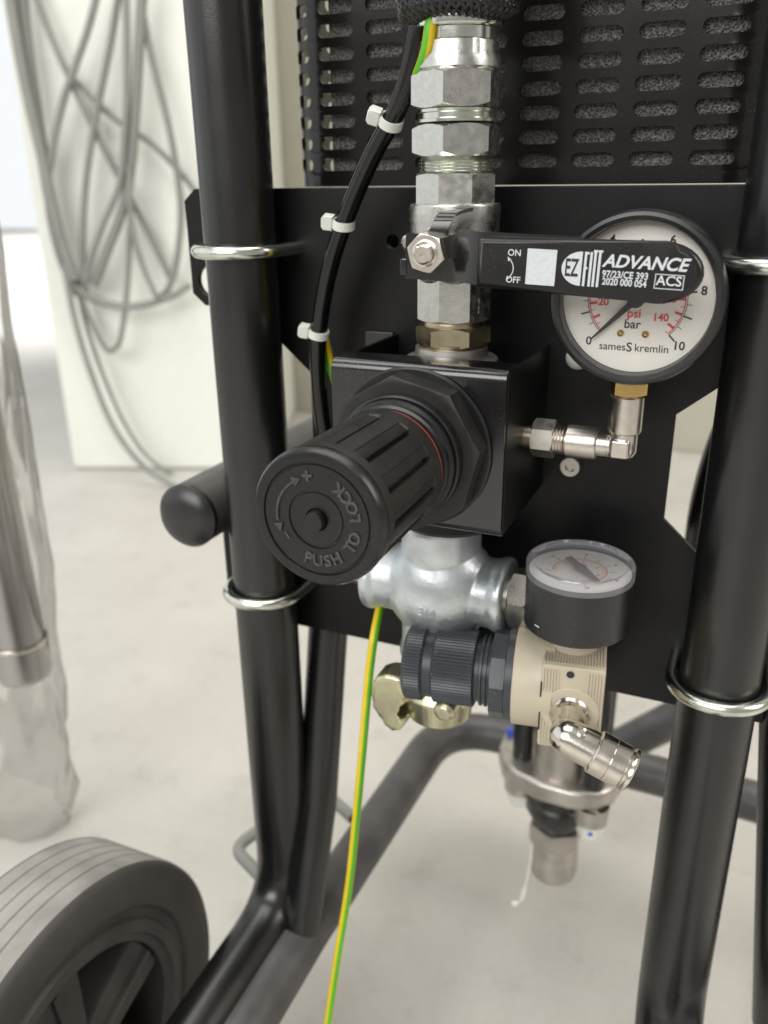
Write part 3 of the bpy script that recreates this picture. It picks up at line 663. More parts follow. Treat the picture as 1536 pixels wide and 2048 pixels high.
# vinyl grip
GA0, GA1 = 0.0215, 0.0948; gl = []
go = bz + V((0, -0.0700, -0.0008)); half = 0.0084
tipn = 14
outl = [(GA0, -half - .0003), (GA1 - 0.013, -half - .0010)] + [(GA1 - 0.013 + 0.013 * math.sin(PI * k / tipn), (-half - .0010) * math.cos(PI * k / tipn) ) for k in range(1, tipn)] + [(GA1 - 0.013, half + .0010), (GA0, half - .0003)]
gz = V((0.035, 0, 0.999)).normalized()
bm = NB(); poly(bm, outl, go, hx, gz, -0.0032, 0.0032, 0.0022, 3); gripo = link('grip', bm, 'plastic', lever, smooth=50)
gf = go + V((0, -0.00328, 0))
def gtext(s, size, a, b_, **kw): return text(s, size, gf + hx * a + gz * b_, hx, gz, **kw)
def gquad(bm, a0, a1, b0, b1, d=0.00006):
    q = [bm.verts.new(gf + hx * a + gz * b_ + YM * d) for a, b_ in ((a0, b0), (a1, b0), (a1, b1), (a0, b1))]; bm.faces.new(q)
def ga(u, v): # pixel on the grip face -> (a,b)
    r = ray(u, v); p = CAM + r * ((gf.y - CAM.y) / r.y); d = p - gf; return d.dot(hx), d.dot(gz)
pm = []
a, b_ = ga(1029, 506); pm.append(gtext('ON', 0.0029, a, b_, bold=0.00003))
a, b_ = ga(1026, 560); pm.append(gtext('OFF', 0.0029, a, b_, bold=0.00003))
a, b_ = ga(1289, 527); pm.append(gtext('ADVANCE', 0.0054, a, b_, bold=0.00014, shear=0.28, sx=1.02))
a, b_ = ga(1250, 551); pm.append(gtext('97/23/CE 393', 0.0030, a, b_, bold=0.00007, sx=0.87))
a, b_ = ga(1248, 566); pm.append(gtext('2020 000 054', 0.0030, a, b_, bold=0.00007, sx=0.84))
a, b_ = ga(1338, 563); pm.append(gtext('ACS', 0.0042, a, b_, bold=0.00006))
bm = join(pm)
a0, b0 = ga(1307, 577); a1, b1 = ga(1370, 551); w_ = 0.00026
gquad(bm, a0, a1, b0, b0 + w_); gquad(bm, a0, a1, b1 - w_, b1); gquad(bm, a0, a0 + w_, b0 + w_, b1 - w_); gquad(bm, a1 - w_, a1, b0 + w_, b1 - w_)
# pale printed square (the code on it is left blank)
a0, b0 = ga(1050, 568); a1, b1 = ga(1115, 500); gquad(bm, a0, a1, b0, b1)
# EZ FITT emblem: half disc and uprights
ac, _ = ga(1163, 537); at_, bt = ga(1163, 503); _, bb = ga(1163, 572); am, bmid = ga(1123, 537); rx = ac - am; ry = (bt - bb) / 2; bmid = (bt + bb) / 2
fan = [bm.verts.new(gf + hx * (ac - rx * math.sin(PI * k / 20)) + gz * (bmid + ry * math.cos(PI * k / 20)) + YM * 0.00006) for k in range(21)]; bm.faces.new(fan)
for u0, u1, arms in ((1167, 1172, 'F'), (1178, 1183, ''), (1186, 1191, ''), (1195, 1200, 'T')):
    a0, _ = ga(u0, 537); a1, _ = ga(u1, 537); gquad(bm, a0, a1, bb, bt)
    if arms == 'F':
        a2, _ = ga(1176, 537); gquad(bm, a1, a2, bt - 0.0008, bt); gquad(bm, a1, a2 - .0002, bmid, bmid + 0.0007)
a0, _ = ga(1184.4, 537); a1, _ = ga(1193, 537); gquad(bm, a0, a1, bt, bt + 0.0007)
a0, _ = ga(1194, 537); a1, _ = ga(1203, 537); gquad(bm, a0, a1, bt, bt + 0.0007)
# curved ON/OFF arrow
a0, b0 = ga(1017, 537)
for k in range(8):
    t0, t1 = math.radians(-55 + 110 * k / 8), math.radians(-55 + 110 * (k + 1) / 8); R0, R1 = 0.0033, 0.0036
    q = [bm.verts.new(gf + hx * (a0 - 0.0018 + R * math.cos(t)) + gz * (b0 + R * 1.05 * math.sin(t)) + YM * 0.00006) for R, t in ((R0, t0), (R1, t0), (R1, t1), (R0, t1))]; bm.faces.new(q)
for s in (-1, 1):
    t = math.radians(55 * s); c = V((a0 - 0.0018 + 0.00345 * math.cos(t), b0 + 0.0036 * math.sin(t)))
    q = [(c.x + 0.0007, c.y - s * 0.0001), (c.x - 0.0007, c.y + s * 0.0009), (c.x - 0.0005, c.y - s * 0.0006)]
    bm.faces.new([bm.verts.new(gf + hx * x + gz * y + YM * 0.00006) for x, y in q])
link('white_print', bm, 'inkwhite', gripo, smooth=0)
a, b_ = ga(1143, 537); me = gtext('EZ', 0.0078, a, b_, bold=0.00014, sx=0.50); me.transform(Matrix.Translation(YM * 0.00007)); link_print('dark_print', [me], 'inkblack', gripo)
# stampings on the octagon's right face
SD = V((math.cos(ph(26 + 22.5 + 1.5)), math.sin(ph(26 + 22.5 + 1.5)), 0)); st_ = V((-SD.y, SD.x, 0))
ap = 0.0153 * math.cos(PI / 8)
link_print('stamped_marks', [text(s, 0.0042, co + SD * (ap - 0.0002) + V((0, 0, zc(v))), ZP, -st_, 0.00025) for s, v in (('CC', 604), ('15', 624))], 'zinc', vb)
# union above the valve
un = empty('pipe_union', (CX, CY, zc(346)), 'zinc hex union nut between the valve and the hose coupling', 'pipe union')
cyl('thread', 'zincbright', un, [(0.0128, zc(346))] + [(0.0134 + 0.0005 * (k % 2), zc(345 - k * 3.2)) for k in range(9)] + [(0.0128, zc(312))])
un_h = hexn('hex', 'zinc', un, 6, 0.0167, 249, 313, -16, (1, 1))
FD = V((math.cos(ph(-46)), math.sin(ph(-46)), 0)); ft = V((-FD.y, FD.x, 0)); FO = co + FD * (0.0167 * math.cos(PI / 6)) + V((0, 0, zc(281)))
bm = NB()
for q in ([(0, .0016), (.0016, 0), (0, -.0016), (-.0016, 0)],):
    for k in range(4):
        A, B = V(q[k]), V(q[(k + 1) % 4])
        bm.faces.new([bm.verts.new(FO + ft * p.x + ZP * p.y + FD * 0.00006) for p in (A, B, B * 0.72, A * 0.72)])
link('stamped_mark', bm, 'inkwhite', un_h, smooth=0)
# hose coupling
hc = empty('hose_coupling', (CX, CY, zc(249)), 'zinc swaged hose coupling with stamped hex under the braided sleeve', 'hose coupling')
cyl('neck', 'zincbright', hc, [(0.0130, zc(250)), (0.0150, zc(246)), (0.0150, zc(240)), (0.0138, zc(238)), (0.0138, zc(228)), (0.0144, zc(226)), (0.0144, zc(220)), (0.013, zc(216))])
hx1 = hexn('hex', 'zinc', hc, 6, 0.0170, 143, 219, -16.5)
FD = V((math.cos(ph(13.5)), math.sin(ph(13.5)), 0)); ft = V((-FD.y, FD.x, 0)); FO = co + FD * (0.0170 * math.cos(PI / 6))
link_print('stamped_numbers', [text(s, 0.0034, FO + V((0, 0, zc(v))), ft, ZP, 0.00010) for s, v in (('62/5587', 160), ('62/5587', 178), ('62/5587', 196))], 'steel', hx1)
bm = NB(); lathe(bm, [(0.0150, zc(146)), (0.0158, zc(140)), (0.0156, zc(122)), (0.0150, zc(112)), (0.0148, zc(90)), (0.0143, zc(86)), (0.013, zc(85))], co, ZP, 96, XP, lambda t, i: 1 - (0.022 if (i in (3, 4) and abs(math.sin(4 * t)) < 0.10) else 0)); link('swaged_ferrule', bm, 'zinc', hc)
cyl('ring', 'zincbright', hc, [(0.0130, zc(86)), (0.0136, zc(85)), (0.0136, zc(62)), (0.0130, zc(60))])
cyl('ring', 'zincbright', hc, [(0.0135, zc(61)), (0.0154, zc(59)), (0.0157, zc(56)), (0.0157, zc(44)), (0.0152, zc(41)), (0.0125, zc(40))])
# braided sleeve
bsl = empty('braided_sleeve', (CX, CY, zc(42)), 'black braided plastic sleeve gathered around the hose', 'sleeve')
zb0 = zc(44); bm = NB()
def sleeve_r(h): return 0.0196 + 0.0016 * math.sin(min(1, h / 0.010) * PI * 0.6) - 0.002 * max(0, h - 0.008) / 0.02
for fam in (-1, 1):
    for k in range(42):
        path = []
        for i in range(27):
            h = i / 26 * 0.055; a = 2 * PI * k / 42 + fam * (h / 0.0165)
            wv = 0.00045 * math.sin((a * 42 / 2 - fam * k * PI) * 1.0 + fam * PI / 2 + (PI if fam > 0 else 0))
            rr = sleeve_r(h) + wv - 0.0030 * max(0, 1 - h / 0.0022) ** 2
            path.append(co + V((rr * math.cos(a), rr * math.sin(a), zb0 + h + 0.0006 * math.sin(a * 3))))
        tube(bm, path, 0.0011, 6, True)
link('braid', bm, 'braid', bsl, smooth=60)
bm = NB(); lathe(bm, [(0.0165, zb0 + 0.003), (0.0178, zb0 + 0.008), (0.0178, zb0 + 0.055)], co, ZP, 40); link('hose_core', bm, 'plate', bsl)

# ================================================================== control hose, ties and earth wires
hp = [PY(858, -40, -0.040), PY(838, 60, -0.041), PY(820, 145, -0.040), PY(793, 222, -0.038), PY(745, 312, -0.033), PY(698, 420, -0.029), PY(660, 535, -0.025), PY(640, 645, -0.021), PY(636, 730, -0.018), PY(646, 850, -0.012), PY(672, 960, -0.008)]
hpath = smooth_path(hp, 8); bm = NB(); tube(bm, hpath, 0.0037, 24); o = link('control_hose', bm, 'hose'); tag(o, 'thin black plastic hose curving down beside the fittings', 'hose')
def tie(u, v, y, dirv, lu, lv, label):
    c = PY(u, v, y); i = min(range(len(hpath)), key=lambda k: (hpath[k] - c).length); c = hpath[i]; d = (hpath[i + 1] - hpath[i - 1]).normalized()
    t = empty('cable_tie', c, label, 'cable tie', 'white cable ties on the control hose')
    d = (d + V(dirv)).normalized()
    bm = NB(); lathe(bm, [(0.0038, -0.0017), (0.0047, -0.0017), (0.0047, 0.0017), (0.0038, 0.0017), (0.0038, -0.0017)], c, d, 32); link('strap', bm, 'white', t)
    h = (PY(lu, lv, c.y - 0.002) - c); h -= d * h.dot(d); e = h.normalized(); f = d.cross(e)
    bm = NB(); poly(bm, [(-0.0024, -0.0030), (0.0016, -0.0030), (0.0026, -0.0018), (0.0026, 0.0018), (0.0016, 0.0030), (-0.0024, 0.0030)], c + e * (0.0043 + 0.0024), e, d, -0.0024, 0.0024, 0.0007); link('head', bm, 'white', t)
tie(780, 246, -.037, (0.35, 0, 0.25), 740, 235, 'white cable tie on the black hose in front of the slotted guard')
tie(686, 456, -.028, (0.35, 0, 0.25), 645, 440, 'white cable tie on the black hose level with the valve lever')
tie(640, 668, -.021, (0.0, 0, 0.1), 605, 665, 'white cable tie on the black hose just above the bracket corner')
def wire(pts, r, label, n=10, tw=0, g=(2, 3, 4)):
    bm = NB(); tube(bm, smooth_path(pts, n), r, 16, True, (lambda k: 1 if k in g else 0), 1.0, tw); o = link('earth_wire', bm, ['yellow', 'green']); tag(o, label, 'wire')
wire([PY(880, -20, -0.044), PY(862, 45, -0.0475), PY(852, 105, -0.0470), PY(830, 162, -0.0400), PY(800, 212, -0.0320), PY(748, 310, -0.0270), PY(700, 420, -0.0220), PY(662, 535, -0.0175), PY(645, 640, -0.0145), PY(655, 705, -0.0135), PY(676, 780, -0.011)], 0.0021, 'short yellow green earth wire tucked behind the black hose', 10, 0, (3, 4, 5))
wire([PY(766, 1195, -0.022), PY(757, 1228, -0.030), PY(747, 1280, -0.040), PY(737, 1360, -0.044), PY(725, 1500, -0.050), PY(712, 1640, -0.055), PY(698, 1770, -0.062), PY(674, 1920, -0.072), PY(655, 2050, -0.080), PY(640, 2160, -0.088), V((-0.19, -0.15, 0.05)), V((-0.185, -0.20, 0.003)), V((-0.16, -0.26, 0.003))], 0.0021, 'long yellow green earth wire hanging from under the iron cross', 10, 0.5, (12, 13, 14))

# ================================================================== large pressure gauge and its elbow
GC = V((-0.0416, 0, 0.5004)); GRD = 0.0297
gg = empty('pressure_gauge', (GC.x, -0.036, GC.z - GRD), 'large white dial pressure gauge reading bar and psi behind the lever', 'pressure gauge')
bm = NB(); lathe(bm, [(0, 0.018), (0.0275, 0.018), (0.0283, 0.019), (0.0283, 0.0430), (0.0297, 0.0432), (0.0299, 0.0440), (0.0299, 0.0490), (0.0292, 0.0505), (0.0280, 0.0510), (0.0266, 0.0508), (0.0262, 0.0500), (0.0260, 0.0445), (0.0, 0.0445)], GC, YM, 128); link('case', bm, 'gaugecase', gg, smooth=30)
bm = NB(); lathe(bm, [(0, 0.0448), (0.0259, 0.0448)], GC, YM, 96); dial = link('dial', bm, 'dial', gg)
bm = NB(); lathe(bm, [(0, 0.0494), (0.0262, 0.0494)], GC, YM, 96); link('glass', bm, 'glass', gg)
DF = GC + V((0, -0.0450, 0))
def dp(deg, r): a = math.radians(deg); return DF + V((math.cos(a) * r, 0, math.sin(a) * r))
def quad(bm, deg, r0, r1, w):
    a = math.radians(deg); e = V((-math.sin(a), 0, math.cos(a))) * w / 2
    bm.faces.new([bm.verts.new(p) for p in (dp(deg, r0) - e, dp(deg, r1) - e, dp(deg, r1) + e, dp(deg, r0) + e)])
def arcband(bm, d0, d1, r0, r1, n=72):
    for k in range(n):
        a, b_ = d0 + (d1 - d0) * k / n, d0 + (d1 - d0) * (k + 1) / n
        bm.faces.new([bm.verts.new(p) for p in (dp(a, r0), dp(a, r1), dp(b_, r1), dp(b_, r0))])
A = lambda bar: 225 - 27 * bar
RA = 0.0170
pr_ = [text(str(k), 0.0042, dp(A(k), 0.0222), XP, ZP, 0.00003, 0.00007) for k in range(0, 11, 2)]
pr_ += [text('bar', 0.0044, DF + V((-0.0008, 0, -0.0090)), XP, ZP, 0.00003, 0.00004),
        text('sames', 0.0039, DF + V((-0.0071, 0, -0.0172)), XP, ZP, 0.00003, 0.0), text('kremlin', 0.0039, DF + V((0.0066, 0, -0.0172)), XP, ZP, 0.00003, 0.0), text('S', 0.0046, DF + V((-0.0012, 0, -0.0172)), XP, ZP, 0.00003, 0.00005)]
bm = join(pr_)
for k in range(0, 21):
    v = k / 2; major = k % 2 == 0
    quad(bm, A(v), RA, RA + (0.0030 if major else 0.0017), (0.00075 if v == 5 else 0.00052) if major else 0.0002)
arcband(bm, A(0), A(10), RA - 0.00010, RA + 0.00010)
link('black_scale', bm, 'inkblack', dial, smooth=0)
P = lambda psi: 225 - 27 * psi / 14.504
pr_ = [text(str(k), 0.0037, dp(P(k), 0.0116 if k < 100 else 0.0106), XP, ZP, 0.00003, 0.00008) for k in range(20, 141, 20)]
pr_ += [text('psi', 0.0044, DF + V((-0.0005, 0, -0.0052)), XP, ZP, 0.00003, 0.00008)]
bm = join(pr_)
for k in range(0, 30):
    v = k * 5
    if v > 145: break
    major = v % 10 == 0; quad(bm, P(v), RA - (0.0032 if major else 0.0020), RA - 0.0006, 0.0009 if major else 0.00022)
arcband(bm, A(0), A(10), RA - 0.0008, RA - 0.00045)
link('red_scale', bm, 'inkred', dial, smooth=0)
for x in (-0.0046, 0.0040):
    bm = NB(); lathe(bm, [(0.0012, 0), (0.0012, 0.0004), (0.0008, 0.0006), (0.0005, 0.0003), (0, 0.0002)], DF + V((x, 0, -0.0122)), YM, 20); link('dial_screw', bm, 'brass', dial)
bm = NB(); a = math.radians(A(0.0)); u = V((math.cos(a), 0, math.sin(a))); v = V((math.sin(a), 0, -math.cos(a)))
poly(bm, [(-0.006, -0.0008), (0, -0.0013), (0.0125, -0.0007), (0.0205, -0.0003), (0.0205, 0.0003), (0.0125, 0.0007), (0, 0.0013), (-0.006, 0.0008)], DF, u, v, 0.0018, 0.0023) if u.cross(v).y < 0 else poly(bm, [(-0.006, -0.0008), (0, -0.0013), (0.0125, -0.0007), (0.0205, -0.0003), (0.0205, 0.0003), (0.0125, 0.0007), (0, 0.0013), (-0.006, 0.0008)], DF, u, v, -0.0023, -0.0018)
lathe(bm, solid(0.0029, 0.0008, 0.0032, 0.0004), DF, YM, 32); link('needle', bm, 'inkblack', gg)
EL = V((-0.0430, -0.0350, 0.4432))
bm = NB(); nut(bm, 4, 0.0083, GC.z - GRD + 0.0012 - 0.0080, GC.z - GRD + 0.003, (EL.x, EL.y, 0), ZP, math.radians(-27), 8, XP, (0.6, 0)); link('brass_stem', bm, 'brass', gg)
el = empty('elbow_fitting', EL, 'nickel plated elbow fitting joining the regulator to the large gauge', 'elbow fitting')
z1 = GC.z - GRD - 0.0068
bm = NB(); lathe(bm, [(0.0048, 0.0045), (0.0050, 0.0055), (0.0060, 0.0060), (0.0063, 0.0066), (0.0063, z1 - EL.z - 0.0008), (0.0056, z1 - EL.z)], EL, ZP, 40); link('sleeve', bm, 'nickelsoft', el)
bm = NB(); lathe(bm, [(0.0046, 0.0045), (0.0050, 0.0060), (0.0050, 0.0095), (0.0062, 0.0098), (0.0065, 0.0104), (0.0065, 0.0212), (0.0058, 0.0218)], EL, -XP, 40); link('sleeve', bm, 'nickelsoft', el)
bm = NB(); lathe(bm, [(0.0054, 0.0218)] + [(0.0052 + 0.0005 * (k % 2), 0.0220 + k * 0.0006) for k in range(9)] + [(0.0050, 0.0276)], EL, -XP, 40); link('thread', bm, 'nickelsoft', el)
bm = NB(); nut(bm, 6, 0.0078, 0.0262, 0.0352, EL, -XP, math.radians(10), 8, ZP); link('lock_nut', bm, 'nickelsoft', el)
bm = NB(); lathe(bm, [(0.0046, 0.035), (0.0046, 0.047)], EL, -XP, 32); link('nipple', bm, 'brassnut', el)
bm = NB(); lathe(bm, [(0, -0.0046), (0.004, -0.0040), (0.0052, -0.002), (0.0052, 0.0060), (0, 0.0060)], EL, ZP, 32); lathe(bm, [(0, -0.0046), (0.004, -0.0040), (0.0052, -0.002), (0.0050, 0.0060), (0, 0.0060)], EL, -XP, 32); box(bm, EL.x - 0.0040, EL.x + 0.0030, EL.y - 0.0058, EL.y, EL.z - 0.0036, EL.z + 0.0036, 0.0008)
cast(link('corner', bm, 'nickelsoft', el), 0.00035, 5)

# ================================================================== iron cross, plugs and claw coupling
CC = V((-0.1178, -0.0325, 0.3690))
cr = NB()
for ax, l0, l1, rl, rn in ((XP, -0.0345, 0.0325, 0.0170, 0.0156), (ZP, -0.036, 0.036, 0.0190, 0.0178)):
    lathe(cr, [(0, l0), (rl - .0012, l0), (rl, l0 + 0.0012), (rl, l0 + 0.0040), (rn, l0 + 0.0070), (rn, l1 - 0.0070), (rl, l1 - 0.0040), (rl, l1 - 0.0012), (rl - .0012, l1), (0, l1)], CC, ax, 48)
bmesh.ops.create_icosphere(cr, subdivisions=4, radius=0.0215, matrix=Matrix.Translation(CC) @ Matrix.Diagonal((1.22, 1.0, 1.22, 1)))
crt = empty('pipe_cross', CC - ZP * 0.036, 'galvanised cast iron pipe cross marked 3/4 under the bracket', 'pipe cross')
cast(link('casting', cr, 'galv', crt), 0.0006, 9)
link_print('raised_mark', [text('3/4', 0.0066, CC + V((0.0010, -0.0206, -0.0046)), XP, V((0, -0.2, 1)), 0.0007, 0.0001)], 'galv', crt)
pl = empty('hex_plug', CC + V((-0.040, 0, -0.008)), 'pale nickel hex plug in the side of the iron cross', 'plug')
bm = NB(); nut(bm, 6, 0.0078, 0.0345, 0.0430, CC, -XP, 0.2, 8, ZP, (0, 1)); link('hex', bm, 'nickelsoft', pl)
bm = NB(); lathe(bm, [(0.0070, 0.030), (0.0070, 0.0355)], CC, -XP, 32); link('thread', bm, 'nickelsoft', pl)
nn = empty('hex_nipple', CC + V((0.040, 0, -0.012)), 'nickel hex nipple between the iron cross and the beige regulator', 'nipple')
bm = NB(); nut(bm, 6, 0.0138, 0.0335, 0.0430, CC, XP, 0.3, 8, ZP); link('hex', bm, 'nickelsoft', nn)
bm = NB(); lathe(bm, solid(0.0098, 0.030, 0.060), CC, XP, 32); link('pipe', bm, 'nickelsoft', nn)
bm = NB(); box(bm, -0.070, -0.044, CC.y - 0.010, CC.y + 0.010, 0.345, 0.380, 0.003); link('elbow_block', bm, 'nickelsoft', nn)
cl = empty('claw_coupling', CC - ZP * 0.085, 'yellow zinc claw hose coupling hanging under the iron cross', 'claw coupling')
bm = NB(); lathe(bm, [(0, -0.072), (0.0100, -0.072), (0.0155, -0.068), (0.0165, -0.056), (0.0130, -0.050), (0.0110, -0.047), (0.0110, -0.034), (0, -0.034)], CC, ZP, 40)
YC = CC.y
cpx = [(748, 1362), (755, 1350), (773, 1345), (791, 1348), (806, 1354), (812, 1372), (812, 1390), (814, 1404), (798, 1409), (790, 1420), (796, 1431), (812, 1434), (813, 1445), (803, 1457), (788, 1459), (774, 1443), (760, 1428), (750, 1405), (744, 1382)]
pts = [PY(u, v, YC - 0.012) for u, v in cpx]
poly(bm, [(p.x, p.z) for p in pts][::1], (0, YC - 0.012, 0), XP, ZP, -0.012, 0.003, 0.0022, 2)
cpx2 = [(795, 1352), (850, 1345), (940, 1370), (960, 1385), (950, 1410), (930, 1418), (905, 1424), (880, 1412), (850, 1404), (800, 1396)]
pts = [PY(u, v, YC - 0.008) for u, v in cpx2]
poly(bm, [(p.x, p.z) for p in pts], (0, YC - 0.008, 0), XP, ZP, -0.018, 0.0, 0.003, 2)
lathe(bm, solid(0.0050, -0.004, 0.010, 0.002), PY(900, 1405, YC - 0.02), YM, 20)
cast(link('casting', bm, 'yellowzinc', cl), 0.00045, 3)

# ================================================================== small beige air regulator
RX, RY, RZ = -0.0536, -0.0420, 0.3390; TH = math.radians(9.3)
RN = V((math.sin(TH), -math.cos(TH), 0)); RU = V((math.cos(TH), math.sin(TH), 0))
ar = empty('air_regulator', (RX, RY, 0.318), 'small beige air regulator with dark grey knurled knob', 'air regulator'); ar.rotation_euler.z = TH
def AL(u, v, d):      # pixel on the regulator's plane d in front of its axis -> unrotated place
    r = ray(u, v); o_ = V((RX, RY, 0)) + RN * d; p = CAM + r * ((o_ - CAM).dot(RN) / r.dot(RN)); q = p - V((RX, RY, 0))
    return V((RX + q.dot(RU), RY - q.dot(RN), p.z))
ao = V((RX, RY, RZ))
bm = NB(); Rk = 0.0167
stn2 = [(0, -0.0729, 0), (0.0145, -0.0729, 0), (0.0160, -0.0722, 1), (Rk, -0.0712, 1), (Rk, -0.0646, 1), (0.0158, -0.0640, 1), (0.0148, -0.0636, 0), (0.0148, -0.0600, 0), (0.0157, -0.0596, 1), (Rk, -0.0590, 1), (Rk, -0.0418, 1), (0.0158, -0.0413, 1), (0.0142, -0.0413, 0)]
lathe(bm, [(a, b_) for a, b_, c in stn2], ao, XP, 420, ZP, lambda t, i: (1 - 0.030 * (0.5 + 0.5 * math.cos(70 * t))) if stn2[i][2] else 1.0); link('knob', bm, 'greyplastic', ar, smooth=30)
bm = NB(); lathe(bm, [(0.0140, -0.0420), (0.0140, -0.0395), (0.0156, -0.0390), (0.0156, -0.0380), (0.0146, -0.0377), (0.0146, -0.0371), (0.0158, -0.0368), (0.0158, -0.0359), (0.0148, -0.0356), (0.0148, -0.0350), (0.0160, -0.0347), (0.0160, -0.0338), (0.0150, -0.0336)], ao, XP, 72); link('threaded_neck', bm, 'greyplastic', ar, smooth=30)
bm = NB(); nut(bm, 10, 0.0203, -0.0342, -0.0278, ao, XP, 0.12, 6, ZP, (0.6, 0.2)); lathe(bm, [(0.019, -0.0278), (0.0206, -0.0276), (0.0206, -0.0247), (0.019, -0.0245)], ao, XP, 72); link('panel_nut', bm, 'greyplastic', ar, smooth=30)
bm = NB(); lathe(bm, [(0.010, -0.0245), (0.0208, -0.0245), (0.0213, -0.0240), (0.0213, -0.008)], ao, XP, 72); link('bonnet', bm, 'beige', ar)
FX0, FX1, FYF, FYB, FZ0, FZ1 = RX - 0.0127, RX + 0.0127, RY - 0.0200, RY + 0.0200, 0.3180, 0.3575
bm = NB(); box(bm, FX0, FX1, FYF, FYB, FZ0, FZ1, 0.0010, 2); body = link('body', bm, 'beige', ar)
# moulded ribs on the front and top faces
def rib(x, za, zbb):
    bm = NB(); box(bm, x - 0.00030, x + 0.00030, FYF - 0.00055, FYF + 0.0004, za, zbb, 0.0); link('rib', bm, 'beige', body, smooth=0)
pc = AL(1140, 1425, 0.0200); PR = 0.0116
xs = []; x = FX0 + 0.0010
while x < FX1 - 0.0007: xs.append(x); x += 0.00118
for x in xs:
    d = x - pc.x; h = math.sqrt(max(0, PR * PR - d * d)); top = FZ1 - 0.0016; bot = FZ0 + 0.0010
    if abs(d) < PR:
        if pc.z - h - bot > 0.001: rib(x, bot, pc.z - h)
        if abs(d) > 0.0050 and top - (pc.z + h) > 0.0008: rib(x, pc.z + h, top)
    else: rib(x, bot, top)
for x in xs:
    bm = NB(); box(bm, x - 0.00030, x + 0.00030, FYF + 0.0022, FYB - 0.002, FZ1 - 0.0004, FZ1 + 0.00055, 0.0); link('rib', bm, 'beige', body, smooth=0)
bm = NB(); lathe(bm, [(0.0075, 0.0), (PR, 0.0), (PR, 0.0004), (PR - 0.0003, 0.0007), (0.0078, 0.0007), (0.0072, 0.0)], V((pc.x, FYF, pc.z)), YM, 72); link('port_pad', bm, 'beige', body)
hpnt = AL(1141, 1349, 0.0200)
bm = NB(); lathe(bm, [(0, 0.0003), (0.0016, 0.0003)], hpnt, YM, 24); link('vent_hole', bm, 'inkblack', body)  # flat black disc, the hole's shade is put into its colour
s0, s1 = AL(1083, 1363, 0.02), AL(1079, 1457, 0.02)
bm = NB(); box(bm, s0.x - 0.0003, s0.x + 0.0003, FYF - 0.0010, FYF + 0.0002, s1.z, s0.z, 0.0); link('vent_slit', bm, 'inkblack', body, smooth=0)  # raised black strip, its colour stands in for shade in the slit
# small gauge
SG = V((-0.0542, -0.0430, 0.0)); SR = 0.0214
sg = empty('small_gauge', (SG.x, SG.y, 0.3580), 'small black pressure gauge with clear cap on the beige regulator', 'pressure gauge')
bm = NB(); lathe(bm, [(0, 0.3672), (0.0205, 0.3672), (SR, 0.3682), (SR, 0.3900), (SR - 0.0012, 0.3900), (SR - 0.0012, 0.3895), (0, 0.3895)], SG, ZP, 96); link('case', bm, 'gaugecase', sg)
bm = NB(); lathe(bm, [(0.0100, 0.3572), (0.0100, 0.3692)], SG, ZP, 32); link('stem', bm, 'beige', sg)
bm = NB(); lathe(bm, [(0, 0.3918), (SR - 0.0010, 0.3918)], SG, ZP, 72); sdial = link('dial', bm, 'dialsmall', sg)
bm = NB(); lathe(bm, [(SR + 0.0001, 0.3900), (SR + 0.0003, 0.3906), (SR + 0.0003, 0.3952), (SR - 0.0003, 0.3963), (SR - 0.0015, 0.3966), (SR - 0.0024, 0.3960), (SR - 0.0027, 0.3948)], SG, ZP, 96); capr = link('clear_cap', bm, 'caprim', sg, smooth=40)
bm = NB(); lathe(bm, [(SR - 0.0027, 0.3948), (0.0, 0.3948)], SG, ZP, 96); link('lens', bm, 'clearplastic', capr)
sd = SG + V((0, 0, 0.3919)); su = V((math.cos(math.radians(-25)), math.sin(math.radians(-25)), 0)); sv = V((-su.y, su.x, 0))
def sp(deg, r): a = math.radians(deg); return sd + (su * math.cos(a) + sv * math.sin(a)) * r
def sarc(bm, d0, d1, r0, r1, n=48):
    for k in range(n):
        a, b_ = d0 + (d1 - d0) * k / n, d0 + (d1 - d0) * (k + 1) / n; bm.faces.new([bm.verts.new(p) for p in (sp(a, r0), sp(a, r1), sp(b_, r1), sp(b_, r0))])
def squad(bm, deg, r0, r1, w):
    a = math.radians(deg); e = (su * -math.sin(a) + sv * math.cos(a)) * w / 2; bm.faces.new([bm.verts.new(p) for p in (sp(deg, r0) - e, sp(deg, r1) - e, sp(deg, r1) + e, sp(deg, r0) + e)])
bm = join([text(str(k), 0.0026, sp(225 - 27 * k, 0.0078), su, sv, 0.00003) for k in (2, 4, 6, 8)])
sarc(bm, 225, -45, 0.0105, 0.0110)
for k in range(41): squad(bm, 225 - 270 * k / 40, 0.0093 if k % 4 else 0.0088, 0.0106, 0.00025)
link('orange_scale', bm, 'inkorange', sdial, smooth=0)
bm = join([text(str(k), 0.0026, sp(225 - 27 * k, 0.0160), su, sv, 0.00003) for k in (0, 2, 4, 6, 8, 10)] + [text('bar', 0.0026, sp(-90, 0.0130), su, sv, 0.00003)])
for k in range(11): squad(bm, 225 - 27 * k, 0.0118, 0.0140, 0.0003)
link('black_scale', bm, 'inkblack', sdial, smooth=0)
nd0, nd1 = PZ(1190, 1166, 0.3915), PZ(1132, 1125, 0.3915); nu = (nd0 - sd); nu.z = 0; nu.normalize(); nv = V((-nu.y, nu.x, 0))
bm = NB(); poly(bm, [(-0.0095, -0.0016), (-0.0030, -0.0013), (0, -0.0026), (0.003, -0.0016), (0.0145, -0.0006), (0.0145, 0.0006), (0.003, 0.0016), (0, 0.0026), (-0.0030, 0.0013), (-0.0095, 0.0016)], sd, nu, nv, 0.0012, 0.0018); link('needle', bm, 'needlegrey', sg)
